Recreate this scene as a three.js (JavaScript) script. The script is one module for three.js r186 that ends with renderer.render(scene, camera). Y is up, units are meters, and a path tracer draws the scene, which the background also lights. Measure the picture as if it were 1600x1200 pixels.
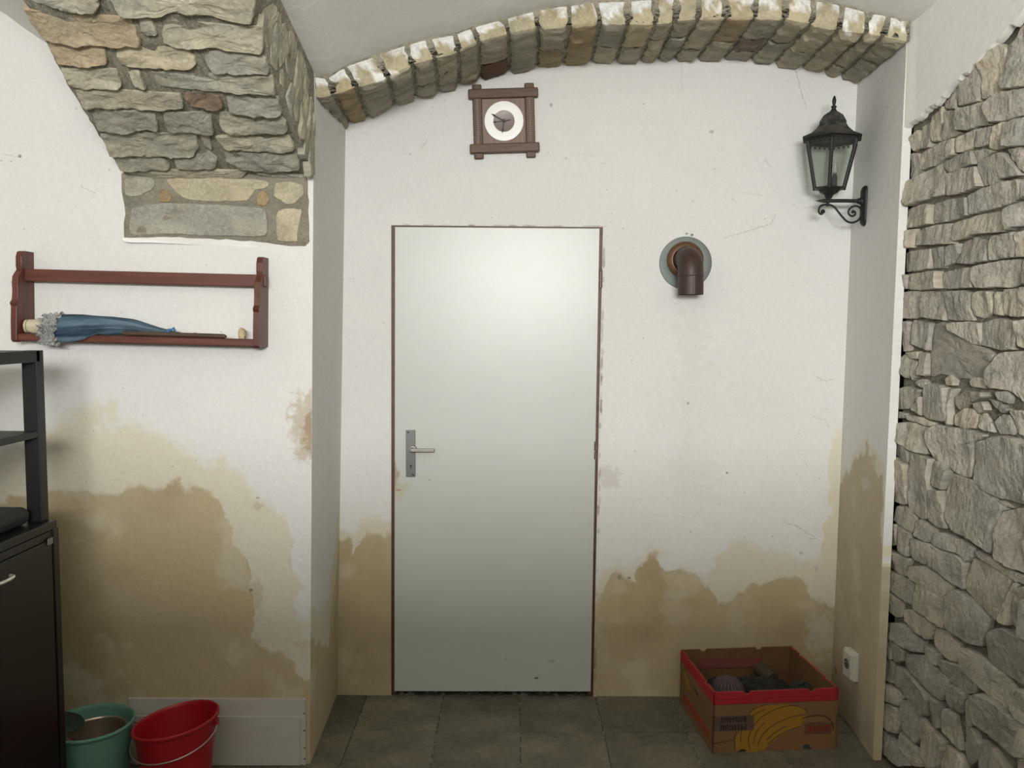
import * as THREE from 'three';
import { mergeGeometries, mergeVertices, toCreasedNormals } from 'three/addons/utils/BufferGeometryUtils.js';
import { RoundedBoxGeometry } from 'three/addons/geometries/RoundedBoxGeometry.js';
import { RectAreaLightUniformsLib } from 'three/addons/lights/RectAreaLightUniformsLib.js';

// ---------------------------------------------------------------- camera, light, exposure
const V = (x, y, z) => new THREE.Vector3(x, y, z);
const scene = new THREE.Scene();
scene.background = new THREE.Color(0x000000);
const F = 1300, EYE = V(0, 1.62, 0);                       // focal length in pixels of a 1600 x 1200 frame
const camera = new THREE.PerspectiveCamera(2 * Math.atan(600 / F) * 180 / Math.PI, 4 / 3, 0.05, 60);
camera.position.copy(EYE);
camera.rotation.order = 'YXZ';
camera.rotation.set(-4 * Math.PI / 180, 0, 0.005);
camera.updateMatrixWorld();
const renderer = new THREE.WebGLRenderer({ antialias: true });
renderer.toneMapping = THREE.LinearToneMapping;
renderer.toneMappingExposure = 1.0;
renderer.shadowMap.enabled = true;
RectAreaLightUniformsLib.init();
const WIN = { x: 0.15, y: 2.17, w: 1.5, h: 0.5, z: 2.3, power: 73 };        // the window behind the camera
const daylight = new THREE.RectAreaLight(new THREE.Color(1.0, 0.995, 0.975), WIN.power, WIN.w, WIN.h);
daylight.name = 'window_daylight';
daylight.position.set(WIN.x, WIN.y, WIN.z - 0.02);
daylight.lookAt(WIN.x, WIN.y, -5);
scene.add(daylight);

// ---------------------------------------------------------------- helpers
function rng(seed) { let a = seed >>> 0; return () => { a = (a + 0x6D2B79F5) | 0; let t = Math.imul(a ^ (a >>> 15), 1 | a); t = (t + Math.imul(t ^ (t >>> 7), 61 | t)) ^ t; return ((t ^ (t >>> 14)) >>> 0) / 4294967296; }; }
const hash = (x, y) => { let h = Math.imul(x, 374761393) + Math.imul(y, 668265263); h = Math.imul(h ^ (h >>> 13), 1274126177); return ((h ^ (h >>> 16)) >>> 0) / 4294967296; };
function vn(x, y) {
  const xi = Math.floor(x), yi = Math.floor(y); let fx = x - xi, fy = y - yi;
  fx = fx * fx * (3 - 2 * fx); fy = fy * fy * (3 - 2 * fy);
  const a = hash(xi, yi), b = hash(xi + 1, yi), c = hash(xi, yi + 1), d = hash(xi + 1, yi + 1);
  return a + (b - a) * fx + (c - a) * fy + (a - b - c + d) * fx * fy;
}
function fbm(x, y, o = 4) { let s = 0, a = 0.5, n = 0; for (let i = 0; i < o; i++) { s += a * vn(x, y); n += a; a *= 0.5; x = x * 2.03 + 17.1; y = y * 2.03 + 5.3; } return s / n; }
const clamp = (x, a = 0, b = 1) => Math.min(b, Math.max(a, x));
const sm = (a, b, x) => { const t = clamp((x - a) / (b - a)); return t * t * (3 - 2 * t); };
const mix = (a, b, t) => a + (b - a) * t;
const mix3 = (a, b, t) => [mix(a[0], b[0], t), mix(a[1], b[1], t), mix(a[2], b[2], t)];
function curve(pts) { return (x) => { if (x <= pts[0][0]) return pts[0][1]; for (let i = 1; i < pts.length; i++) if (x <= pts[i][0]) return mix(pts[i - 1][1], pts[i][1], (x - pts[i - 1][0]) / (pts[i][0] - pts[i - 1][0])); return pts[pts.length - 1][1]; }; }
// a point of the photograph's frame carried out to a plane of the room
const ray = (px, py) => V((px - 800) / F, (600 - py) / F, -1).applyQuaternion(camera.quaternion);
const hit = (px, py, p0, n) => { const d = ray(px, py); return d.multiplyScalar(n.dot(p0.clone().sub(EYE)) / n.dot(d)).add(EYE); };
const onZ = (px, py, z) => hit(px, py, V(0, 0, z), V(0, 0, 1));
const onX = (px, py, x) => hit(px, py, V(x, 0, 0), V(1, 0, 0));
const onY = (px, py, y) => hit(px, py, V(0, y, 0), V(0, 1, 0));

const taken = new Map();
function numbered(name) { const n = taken.get(name) ?? 0; taken.set(name, n + 1); return n ? `${name}_${String(n).padStart(3, '0')}` : name; }
function shade(o) { o.traverse((m) => { m.castShadow = true; m.receiveShadow = true; }); return o; }
function struct(name, geometry, material) { const m = geometry ? new THREE.Mesh(geometry, material) : new THREE.Group(); m.name = numbered(name); m.userData.kind = 'structure'; scene.add(shade(m)); return m; }
function thing(name, label, category, pos = V(0, 0, 0), group) { const o = new THREE.Group(); o.name = numbered(name); o.position.copy(pos); o.userData = { label, category }; if (group) o.userData.group = group; scene.add(o); return o; }
function solo(name, label, category, geometry, material) { const m = new THREE.Mesh(geometry, material); m.name = numbered(name); m.userData = { label, category }; scene.add(shade(m)); return m; }
function part(parent, name, geometry, material, label) { const m = new THREE.Mesh(geometry, material); m.name = name; if (label) m.userData.label = label; parent.add(shade(m)); return m; }
const merge = (list) => mergeGeometries(list.map((g) => { g = g.index ? g.toNonIndexed() : g; for (const k of Object.keys(g.attributes)) if (!['position', 'normal', 'uv'].includes(k)) g.deleteAttribute(k); return g; }));
const rbox = (w, h, d, r = 0.003, s = 2) => new RoundedBoxGeometry(w, h, d, s, Math.min(r, w / 2.01, h / 2.01, d / 2.01));
const at = (g, x, y, z) => g.translate(x, y, z);
const tube = (pts, r, seg = 40, rad = 8, closed = false) => new THREE.TubeGeometry(new THREE.CatmullRomCurve3(pts, closed), seg, r, rad, closed);
const lathe = (pts, seg = 40) => new THREE.LatheGeometry(pts.map(([r, y]) => new THREE.Vector2(r, y)), seg);
function extrude(pts, depth, bevel = 0, holes = []) {
  const s = new THREE.Shape(pts.map(([x, y]) => new THREE.Vector2(x, y)));
  for (const h of holes) s.holes.push(new THREE.Path(h.map(([x, y]) => new THREE.Vector2(x, y))));
  return new THREE.ExtrudeGeometry(s, { depth, bevelEnabled: bevel > 0, bevelSize: bevel, bevelThickness: bevel, bevelSegments: 2, curveSegments: 8 });
}

// ---------------------------------------------------------------- textures and materials
const toByte = (x) => { x = clamp(x); return Math.round(255 * (x <= 0.0031308 ? 12.92 * x : 1.055 * Math.pow(x, 1 / 2.4) - 0.055)); };
const LUT = new Uint8Array(4097).map((_, i) => toByte(i / 4096));
class Paint {                                              // a colour map in linear values, painted in metres
  constructor(x0, y0, W, H, ppm, fn) {
    Object.assign(this, { x0, y0, W, H, ppm, w: Math.round(W * ppm), h: Math.round(H * ppm) });
    this.d = new Float32Array(this.w * this.h * 3);
    for (let j = 0; j < this.h; j++) for (let i = 0; i < this.w; i++) { const c = fn(x0 + (i + 0.5) / ppm, y0 + (j + 0.5) / ppm), k = (j * this.w + i) * 3; this.d[k] = c[0]; this.d[k + 1] = c[1]; this.d[k + 2] = c[2]; }
  }
  dot(x, y, rx, ry, c, a, ragged = 0.4) {
    const i0 = Math.floor((x - rx * 1.6 - this.x0) * this.ppm), i1 = Math.ceil((x + rx * 1.6 - this.x0) * this.ppm), j0 = Math.floor((y - ry * 1.6 - this.y0) * this.ppm), j1 = Math.ceil((y + ry * 1.6 - this.y0) * this.ppm);
    for (let j = Math.max(0, j0); j < Math.min(this.h, j1); j++) for (let i = Math.max(0, i0); i < Math.min(this.w, i1); i++) {
      const u = ((i + 0.5) / this.ppm + this.x0 - x) / rx, v = ((j + 0.5) / this.ppm + this.y0 - y) / ry;
      const m = a * (1 - sm(0.55, 1.15, Math.hypot(u, v) + ragged * (fbm(i * 0.11 + x * 99, j * 0.11 + y * 77, 3) - 0.5) * 2)), k = (j * this.w + i) * 3;
      if (m > 0) for (let q = 0; q < 3; q++) this.d[k + q] = mix(this.d[k + q], c[q], m);
    }
    return this;
  }
  stroke(pts, r, c, a) {
    for (let s = 1; s < pts.length; s++) { const n = Math.ceil(Math.hypot(pts[s][0] - pts[s - 1][0], pts[s][1] - pts[s - 1][1]) / (r * 1.2)); for (let i = 0; i <= n; i++) { const t = i / n, x = mix(pts[s - 1][0], pts[s][0], t), y = mix(pts[s - 1][1], pts[s][1], t); this.dot(x + (vn(x * 160, y * 160) - 0.5) * 0.007, y + (vn(x * 160 + 50, y * 160) - 0.5) * 0.007, r, r, c, a * (0.4 + 0.6 * vn(x * 90, y * 90)), 0.2); } }
    return this;
  }
  texture() {
    const b = new Uint8Array(this.w * this.h * 4);
    for (let i = 0; i < this.w * this.h; i++) { for (let q = 0; q < 3; q++) b[i * 4 + q] = LUT[Math.round(clamp(this.d[i * 3 + q]) * 4096)]; b[i * 4 + 3] = 255; }
    return finish(new THREE.DataTexture(b, this.w, this.h), true);
  }
}
function finish(t, srgb) { t.magFilter = THREE.LinearFilter; t.minFilter = THREE.LinearFilter; t.wrapS = t.wrapT = THREE.RepeatWrapping; if (srgb) t.colorSpace = THREE.SRGBColorSpace; t.needsUpdate = true; return t; }
function grey(n, fn) { const b = new Uint8Array(n * n * 4); for (let j = 0; j < n; j++) for (let i = 0; i < n; i++) { const v = Math.round(255 * clamp(fn(i / n, j / n))), k = (j * n + i) * 4; b[k] = b[k + 1] = b[k + 2] = v; b[k + 3] = 255; } return finish(new THREE.DataTexture(b, n, n), false); }
function tint(n, fn) { const b = new Uint8Array(n * n * 4); for (let j = 0; j < n; j++) for (let i = 0; i < n; i++) { const c = fn(i / n, j / n), k = (j * n + i) * 4; b[k] = LUT[Math.round(clamp(c[0]) * 4096)]; b[k + 1] = LUT[Math.round(clamp(c[1]) * 4096)]; b[k + 2] = LUT[Math.round(clamp(c[2]) * 4096)]; b[k + 3] = 255; } return finish(new THREE.DataTexture(b, n, n), true); }
const wrapped = (f, x, y) => { const bx = sm(0.85, 1, x), by = sm(0.85, 1, y); return mix(mix(f(x, y), f(x - 1, y), bx), mix(f(x, y - 1), f(x - 1, y - 1), bx), by); };
const rep = (t, x, y) => { const c = t.clone(); c.repeat.set(x, y); c.needsUpdate = true; return c; };
const plasterBump = grey(512, (x, y) => wrapped((a, b) => 0.62 * fbm(a * 7, b * 7, 3) + 0.3 * fbm(a * 40, b * 40, 3) + 0.08 * fbm(a * 150, b * 150, 2), x, y));
const stoneBump = grey(512, (x, y) => wrapped((a, b) => 0.5 * fbm(a * 6, b * 14, 4) + 0.5 * fbm(a * 30, b * 42, 4), x, y));
const stoneMap = tint(512, (x, y) => { const n = wrapped((a, b) => fbm(a * 5, b * 7, 5), x, y), f = wrapped((a, b) => fbm(a * 60 + 3, b * 60, 3), x, y), v = 0.86 + 0.5 * (n - 0.5) + 0.42 * (f - 0.5), w = wrapped((a, b) => fbm(a * 3 + 9, b * 3 + 4, 3), x, y) - 0.5; return [v * (1 + 0.12 * w), v, v * (1 - 0.16 * w)]; });
const M = (o) => new THREE.MeshStandardMaterial({ roughness: 0.7, ...o });
const lin = (r, g, b) => new THREE.Color().setRGB(r, g, b);
const stoneMat = M({ vertexColors: true, map: stoneMap, roughness: 0.92, bumpMap: stoneBump, bumpScale: 0.006 });
const chiselBump = grey(512, (x, y) => wrapped((a, b) => 0.55 * fbm(a * 26, b * 6, 4) + 0.45 * fbm(a * 44, b * 34, 4), x, y));
const rubbleMat = M({ vertexColors: true, map: stoneMap, roughness: 0.92, bumpMap: chiselBump, bumpScale: 0.009 });
const mortarTex = tint(512, (x, y) => { const n = wrapped((a, b) => fbm(a * 9, b * 9, 5), x, y), f = wrapped((a, b) => fbm(a * 70, b * 70, 2), x, y), v = 0.7 + 0.7 * (n - 0.5) + 0.5 * (f - 0.5); return [0.395 * v, 0.365 * v, 0.275 * v]; });
const mortarMat = M({ map: mortarTex, roughness: 0.95, bumpMap: stoneBump, bumpScale: 0.008 });
const darkMortarMat = M({ map: mortarTex, color: lin(0.55, 0.55, 0.56), roughness: 0.95, bumpMap: rep(stoneBump, 1, 1), bumpScale: 0.012 });
function woodTex(c0, c1, f = 1) { return tint(512, (x, y) => { const g = wrapped((a, b) => fbm(a * 3 * f, b * 46 * f, 4), x, y), r = wrapped((a, b) => Math.sin((b * 14 + 1.6 * fbm(a * 2, b * 5, 3)) * 6.283) * 0.5 + 0.5, x, y); return mix3(c0, c1, clamp(0.75 * g + 0.3 * r)); }); }
const WHITE = [0.715, 0.712, 0.685];

// a patch of stone laid on a surface: its outline in surface metres, rounded, raised and broken
let stoneSeed = 11;
function stoneGeo(poly, S, N, o = {}) {
  const sd = stoneSeed++, R = rng(sd * 977), h = o.h ?? 0.018, base = o.base ?? 0.03, seg = o.seg ?? 0.012, rough = o.rough ?? 0.007, jit = o.jit ?? 0.004, gap = o.gap ?? 0.002;
  let p = poly;
  for (let it = 0; it < 2; it++) { const q = [], k = it ? 0.25 : (o.round ?? 0.14); for (let i = 0; i < p.length; i++) { const a = p[i], b = p[(i + 1) % p.length]; q.push([mix(a[0], b[0], k), mix(a[1], b[1], k)], [mix(a[0], b[0], 1 - k), mix(a[1], b[1], 1 - k)]); } p = q; }
  let per = 0; const len = p.map((a, i) => { const b = p[(i + 1) % p.length], l = Math.hypot(b[0] - a[0], b[1] - a[1]); per += l; return l; });
  const n = Math.round(clamp(per / seg, 14, 64)), pts = [];
  for (let i = 0, k = 0, acc = 0; i < n; i++) { const s = per * i / n; while (acc + len[k] < s) acc += len[k++]; const a = p[k], b = p[(k + 1) % p.length], t = (s - acc) / len[k]; pts.push([mix(a[0], b[0], t), mix(a[1], b[1], t)]); }
  let cx = 0, cy = 0, ar = 0;
  for (let i = 0; i < n; i++) { const a = pts[i], b = pts[(i + 1) % n], w = a[0] * b[1] - b[0] * a[1]; ar += w; cx += (a[0] + b[0]) * w; cy += (a[1] + b[1]) * w; }
  cx /= 3 * ar; cy /= 3 * ar;
  const mr = Math.sqrt(Math.abs(ar) / 2 / Math.PI), bev = o.bevel ?? 0.008, so = sd * 3.7;
  for (const q of pts) { const d = Math.hypot(q[0] - cx, q[1] - cy), k = 1 - (gap + jit * (fbm(q[0] * 55 + so, q[1] * 55, 3) - 0.5) * 2.4) / Math.max(d, 0.012); q[0] = cx + (q[0] - cx) * k; q[1] = cy + (q[1] - cy) * k; }
  const inner = Math.round(clamp(mr / seg / 1.4, 2, 6)), rings = [[0, -base, 0], [0, h * 0.5, 0.6], [0.35 * bev, h * 0.88, 0.85], [bev, h, 1]];
  const pos = [], uv = [], col = [], c0 = o.color ?? [0.3, 0.27, 0.22], u0 = R() * 9, w0 = R() * 9;
  const tx = (R() - 0.5) * (o.slant ?? 0.25), ty = (R() - 0.5) * (o.slant ?? 0.25), tilt = o.tilt ?? 0, freq = o.freq ?? 26;
  const put = (u, v, hh, k) => {
    const e = k * (rough * ((fbm(u * freq + so, v * (o.fv ?? freq * 1.7) + so, 4) - 0.5) * 3.2 + (fbm(u * 90 + so, v * 70, 2) - 0.5) * 0.9 + (Math.floor(fbm(u * 9 + so, v * 16, 2) * 7) / 7 - 0.5) * 2.0) + clamp((u - cx) * tx + (v - cy) * (ty + tilt), -0.6 * h, 0.03));
    const P = S(u, v).clone().addScaledVector(N(u, v), hh + e); pos.push(P.x, P.y, P.z); uv.push(u * 2.4 + u0, v * 2.4 + w0);
    const t = 0.86 + 0.28 * fbm(u * 14 + so, v * 14, 3); let c = [c0[0] * t, c0[1] * t, c0[2] * t];
    if (o.paint) c = mix3(c, [0.9, 0.88, 0.84], o.paint(u, v)); col.push(...c);
  };
  for (const [ins, hh, k] of rings) for (const q of pts) { const d = Math.max(Math.hypot(q[0] - cx, q[1] - cy), 1e-4), f = Math.max(0.35, 1 - ins / d); put(cx + (q[0] - cx) * f, cy + (q[1] - cy) * f, hh, k); }
  for (let r = 1; r < inner; r++) for (const q of pts) { const d = Math.max(Math.hypot(q[0] - cx, q[1] - cy), 1e-4), f = Math.max(0.35, 1 - bev / d) * (1 - r / inner); put(cx + (q[0] - cx) * f, cy + (q[1] - cy) * f, h, 1); }
  put(cx, cy, h, 1);
  const rows = rings.length + inner - 1, idx = [], last = rows * n;
  for (let r = 0; r < rows - 1; r++) for (let i = 0; i < n; i++) { const a = r * n + i, b = r * n + (i + 1) % n, c = a + n, d = b + n; idx.push(a, b, d, a, d, c); }
  for (let i = 0; i < n; i++) idx.push((rows - 1) * n + i, (rows - 1) * n + (i + 1) % n, last);
  const A = V(...pos.slice(0, 3)), q3 = Math.floor(n / 3) * 3, q6 = Math.floor(2 * n / 3) * 3;
  const nn = V(...pos.slice(q3, q3 + 3)).sub(A).cross(V(...pos.slice(q6, q6 + 3)).sub(A));
  if (nn.dot(N(cx, cy)) < 0) for (let i = 0; i < idx.length; i += 3) [idx[i], idx[i + 1]] = [idx[i + 1], idx[i]];
  const g = new THREE.BufferGeometry();
  g.setAttribute('position', new THREE.Float32BufferAttribute(pos, 3)); g.setAttribute('uv', new THREE.Float32BufferAttribute(uv, 2)); g.setAttribute('color', new THREE.Float32BufferAttribute(col, 3)); g.setIndex(idx);
  return toCreasedNormals(g, 0.62);
}
// a solid slab: front face through four corners (bottom left, bottom right, top right, top left), pushed back by a vector
function slab(c, back, uvOf) {
  const q = [...c, ...c.map((p) => p.clone().add(back))], pos = [], uv = [];
  const face = (a, b, d, e) => { for (const i of [a, b, d, a, d, e]) { pos.push(q[i].x, q[i].y, q[i].z); const t = uvOf(q[i], i % 4); uv.push(t[0], t[1]); } };
  face(0, 1, 2, 3); face(1, 5, 6, 2); face(4, 0, 3, 7); face(3, 2, 6, 7); face(4, 5, 1, 0); face(5, 4, 7, 6);
  const g = new THREE.BufferGeometry();
  g.setAttribute('position', new THREE.Float32BufferAttribute(pos, 3)); g.setAttribute('uv', new THREE.Float32BufferAttribute(uv, 2)); g.computeVertexNormals();
  return g;
}

// ---------------------------------------------------------------- the room's large planes
const ZL = -2.97, ZB = -3.55, ZA = -3.0, TOP = 3.0;
const jambL = [onZ(484, 1187, ZL), onZ(526.5, 1097, ZB), onZ(540, 196, ZB), onZ(490, 150, ZL)];
const ext = (lo, hi, y) => lo.clone().lerp(hi, (y - lo.y) / (hi.y - lo.y));
const XL = ext(jambL[0], jambL[3], 2.35).x;               // the corner between the left wall and the niche, at the springing
const xy = (px, py, z) => { const p = onZ(px, py, z); return [p.x, p.y]; };
const noiseSpecks = (P, seed, n, x0, x1, y0, y1) => { const R = rng(seed); for (let i = 0; i < n; i++) P.dot(mix(x0, x1, R()), mix(y0, y1, R()), 0.0018 + 0.003 * R(), 0.0018 + 0.0025 * R(), [0.3, 0.28, 0.26], 0.25 + 0.5 * R()); return P; };
const BROWN = [0.49, 0.40, 0.235], CREAM = [0.66, 0.61, 0.45], DEEP = [0.39, 0.30, 0.165];
function damp(x, y, fo, fi, s, st = 0.93) {                          // rising damp: a yellow fringe, then brown with a darker tide line
  const n1 = fbm(x * 9 + s, y * 9, 5) - 0.5, n2 = fbm(x * 26 + s, y * 26 + 7, 4) - 0.5, n3 = fbm(x * 5 + s + 40, y * 5, 4);
  const wx = x + (fbm(x * 7 + s + 70, y * 7, 4) - 0.5) * 0.11 + (fbm(x * 24 + s, y * 24 + 60, 3) - 0.5) * 0.03;
  const dO = fo(wx) - y + n1 * 0.16 + n2 * 0.05, dI = fi(wx) - y + n1 * 0.1 + n2 * 0.045;
  const g = 0.97 + 0.06 * fbm(x * 4 + s, y * 4, 4); let c = [WHITE[0] * g, WHITE[1] * g, WHITE[2] * g];
  c = mix3(c, mix3(CREAM, WHITE, 0.35 * n3), sm(-0.02, 0.05, dO) * (0.85 + 0.15 * sm(0.3, 0.6, n3)));
  const b = mix3(mix3(BROWN, DEEP, sm(0.42, 0.72, fbm(x * 3.2 + s, y * 3.2 + 3, 4)) * 0.75), CREAM, 0.5 * sm(0.55, 0.75, fbm(x * 7 + s + 9, y * 7, 4)));
  c = mix3(c, b, sm(-0.006, 0.02, dI) * st);
  const rim = Math.exp(-Math.pow((dI - 0.012) / 0.009, 2)) * 0.22 * sm(0.4, 0.6, fbm(x * 13 + s, y * 13, 3)); c = mix3(c, DEEP, rim);
  const k = 0.96 + 0.08 * fbm(x * 120, y * 120, 2); return [c[0] * k, c[1] * k, c[2] * k];
}
const crackTone = [0.36, 0.34, 0.32];
const plaster = (map, W, H, extra) => M({ map, roughness: 0.86, bumpMap: rep(plasterBump, W / 0.7, H / 0.7), bumpScale: 0.004, ...extra });

// floor: a slab with stone-grey tiles laid on it
const floorTex = tint(512, (x, y) => { const n = wrapped((a, b) => fbm(a * 6, b * 6, 5), x, y), f = wrapped((a, b) => fbm(a * 50, b * 50, 3), x, y), v = 0.75 + 0.7 * (n - 0.5) + 0.4 * (f - 0.5); return [0.215 * v, 0.19 * v, 0.137 * v]; });
const groutTex = tint(256, (x, y) => { const n = wrapped((a, b) => fbm(a * 30, b * 30, 4), x, y), v = 0.35 + 1.3 * sm(0.45, 0.75, n); return [0.22 * v, 0.21 * v, 0.18 * v]; });
{
  const g = new THREE.BoxGeometry(5.2, 0.2, 6.4); at(g, 0.2, -0.1 - 0.0035, -0.65); for (let i = 0; i < g.attributes.uv.count; i++) g.attributes.uv.setXY(i, g.attributes.position.getX(i) / 0.5, g.attributes.position.getZ(i) / 0.5);
  const floor = struct('floor', g, M({ map: groutTex, roughness: 0.9 }));
  const R = rng(5), T = 0.3335, mats = [0, 1, 2, 3].map((k) => M({ map: floorTex, color: lin(0.86 + 0.07 * k, 0.86 + 0.07 * k, 0.86 + 0.065 * k), roughness: 0.62, bumpMap: rep(stoneBump, 1, 1), bumpScale: 0.0015 }));
  const x0 = onY(813, 1150, 0).x;
  for (let r = 0; r < 4; r++) for (let k = -6; k < 6; k++) {
    const zb = Math.max(-3.225 + T * (r - 1), -3.552), zf = -3.225 + T * r;
    let xa = x0 + T * k, xb = xa + T; if (r === 0) { xa = Math.max(xa, -0.79); xb = Math.min(xb, 1.43); } else { xa = Math.max(xa, -1.94); xb = Math.min(xb, 1.8); }
    if (xb - xa < 0.03) continue;
    const w = xb - xa - 0.004, d = zf - zb - 0.004, t = rbox(w, 0.02, d, 0.0022, 1), u = R() * 5, v = R() * 5;
    for (let i = 0; i < t.attributes.uv.count; i++) t.attributes.uv.setXY(i, t.attributes.position.getX(i) / 0.62 + u, t.attributes.position.getZ(i) / 0.62 + v);
    const m = part(floor, 'tile', t, mats[Math.floor(R() * 4)]); m.position.set((xa + xb) / 2, -0.0105 + 0.0016 * R(), (za(zb, zf))); m.rotation.set((R() - 0.5) * 0.003, 0, (R() - 0.5) * 0.003);
  }
  function za(a, b) { return (a + b) / 2; }
}

// the wall left of the niche, stained by damp; its end face is the niche's left reveal
{
  const c = (px, py) => xy(px, py, ZL);
  const fo = curve([c(-30, 700), c(40, 700), c(85, 665), c(130, 645), c(180, 640), c(225, 668), c(262, 692), c(300, 706), c(345, 722), c(385, 748), c(420, 790), c(448, 805), c(458, 900), c(475, 960), c(492, 985)]);
  const fi = curve([c(-30, 790), c(60, 780), c(110, 778), c(160, 768), c(230, 757), c(270, 747), c(305, 755), c(335, 768), c(355, 785), c(372, 815), c(383, 868), c(390, 930), c(396, 985), c(430, 1005), c(470, 1030), c(492, 1050)]);
  const PW = 1.3, P = new Paint(-1.95, 0, PW, TOP, 620, (x, y) => damp(x, y, fo, fi, 3));
  const dot = (px, py, rx, ry, col, a, rg) => { const [x, y] = c(px, py); P.dot(x, y, rx / 440, ry / 440, col, a, rg); };
  dot(484, 664, 34, 62, [0.40, 0.29, 0.16], 0.55, 0.5); dot(488, 672, 16, 34, [0.27, 0.16, 0.075], 0.6, 0.6); dot(478, 692, 12, 14, DEEP, 0.4, 0.7);
  dot(405, 790, 9, 7, [0.5, 0.44, 0.3], 0.6, 0.6); dot(400, 930, 12, 30, [0.44, 0.36, 0.22], 0.4, 0.7); dot(470, 1008, 14, 9, [0.62, 0.54, 0.37], 0.7, 0.6); dot(403, 778, 4, 2, [0.2, 0.17, 0.1], 0.6); dot(392, 922, 4, 3, [0.16, 0.13, 0.08], 0.8);
  const st = (pts, r, col, a) => P.stroke(pts.map(([x, y]) => c(x, y)), r / 440, col, a);
  st([[392, 988], [410, 998], [440, 1006]], 1.2, [0.62, 0.55, 0.4], 0.6); st([[489, 1020], [487, 1050], [489, 1080], [486, 1130], [487, 1175]], 1.3, [0.13, 0.09, 0.045], 0.8); st([[386, 870], [378, 890], [390, 905], [386, 935]], 1.4, [0.62, 0.56, 0.42], 0.55);
  dot(31, 244, 3, 3, [0.22, 0.22, 0.22], 0.9, 0.1); st([[126, 290], [138, 296], [150, 302]], 0.8, crackTone, 0.6); st([[0, 240], [28, 245]], 0.7, crackTone, 0.5);
  noiseSpecks(P, 21, 60, -1.9, -0.72, 0.9, 2.6);
  const g = slab([V(-1.95, -0.2, ZL), ext(jambL[0], jambL[3], -0.2).setZ(ZL), ext(jambL[0], jambL[3], TOP).setZ(ZL), V(-1.95, TOP, ZL)], V(-0.03, 0, -0.75), (p) => [(p.x + 1.95) / PW, p.y / TOP]);
  struct('wall_back_left', g, plaster(P.texture(), PW, TOP));
}
// the niche: left reveal, back wall with the doorway, right reveal
{
  const q = [ext(jambL[0], jambL[3], -0.1), ext(jambL[1], jambL[2], -0.1), ext(jambL[1], jambL[2], TOP), ext(jambL[0], jambL[3], TOP)];
  for (const p of [q[0], q[3]]) { p.x += 0.0008; p.z = ZL - 0.001; }
  const line = curve([[-3.6, 0.98], [-3.5, 0.86], [-3.3, 0.55], [-3.0, 0.62], [-2.9, 0.8]]), inn = curve([[-3.6, 0.9], [-3.48, 0.6], [-3.3, 0.3], [-2.97, 0.5]]);
  const P = new Paint(-3.56, 0, 0.62, TOP, 420, (x, y) => damp(x, y, line, inn, 31, 0.8));
  P.stroke([[-3.3, 0.9], [-3.31, 0.7], [-3.33, 0.55]], 0.005, DEEP, 0.3);
  struct('wall_niche_left', slab(q, V(-0.2, 0, -0.02), (p) => [(p.z + 3.56) / 0.62, p.y / TOP]), plaster(P.texture(), 0.6, TOP));
}
const doorBL = onZ(611.5, 1089, ZB), doorTL = onZ(611.5, 352, ZB), doorTR = onZ(942, 355, ZB), doorBR = onZ(926.5, 1089, ZB);
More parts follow.
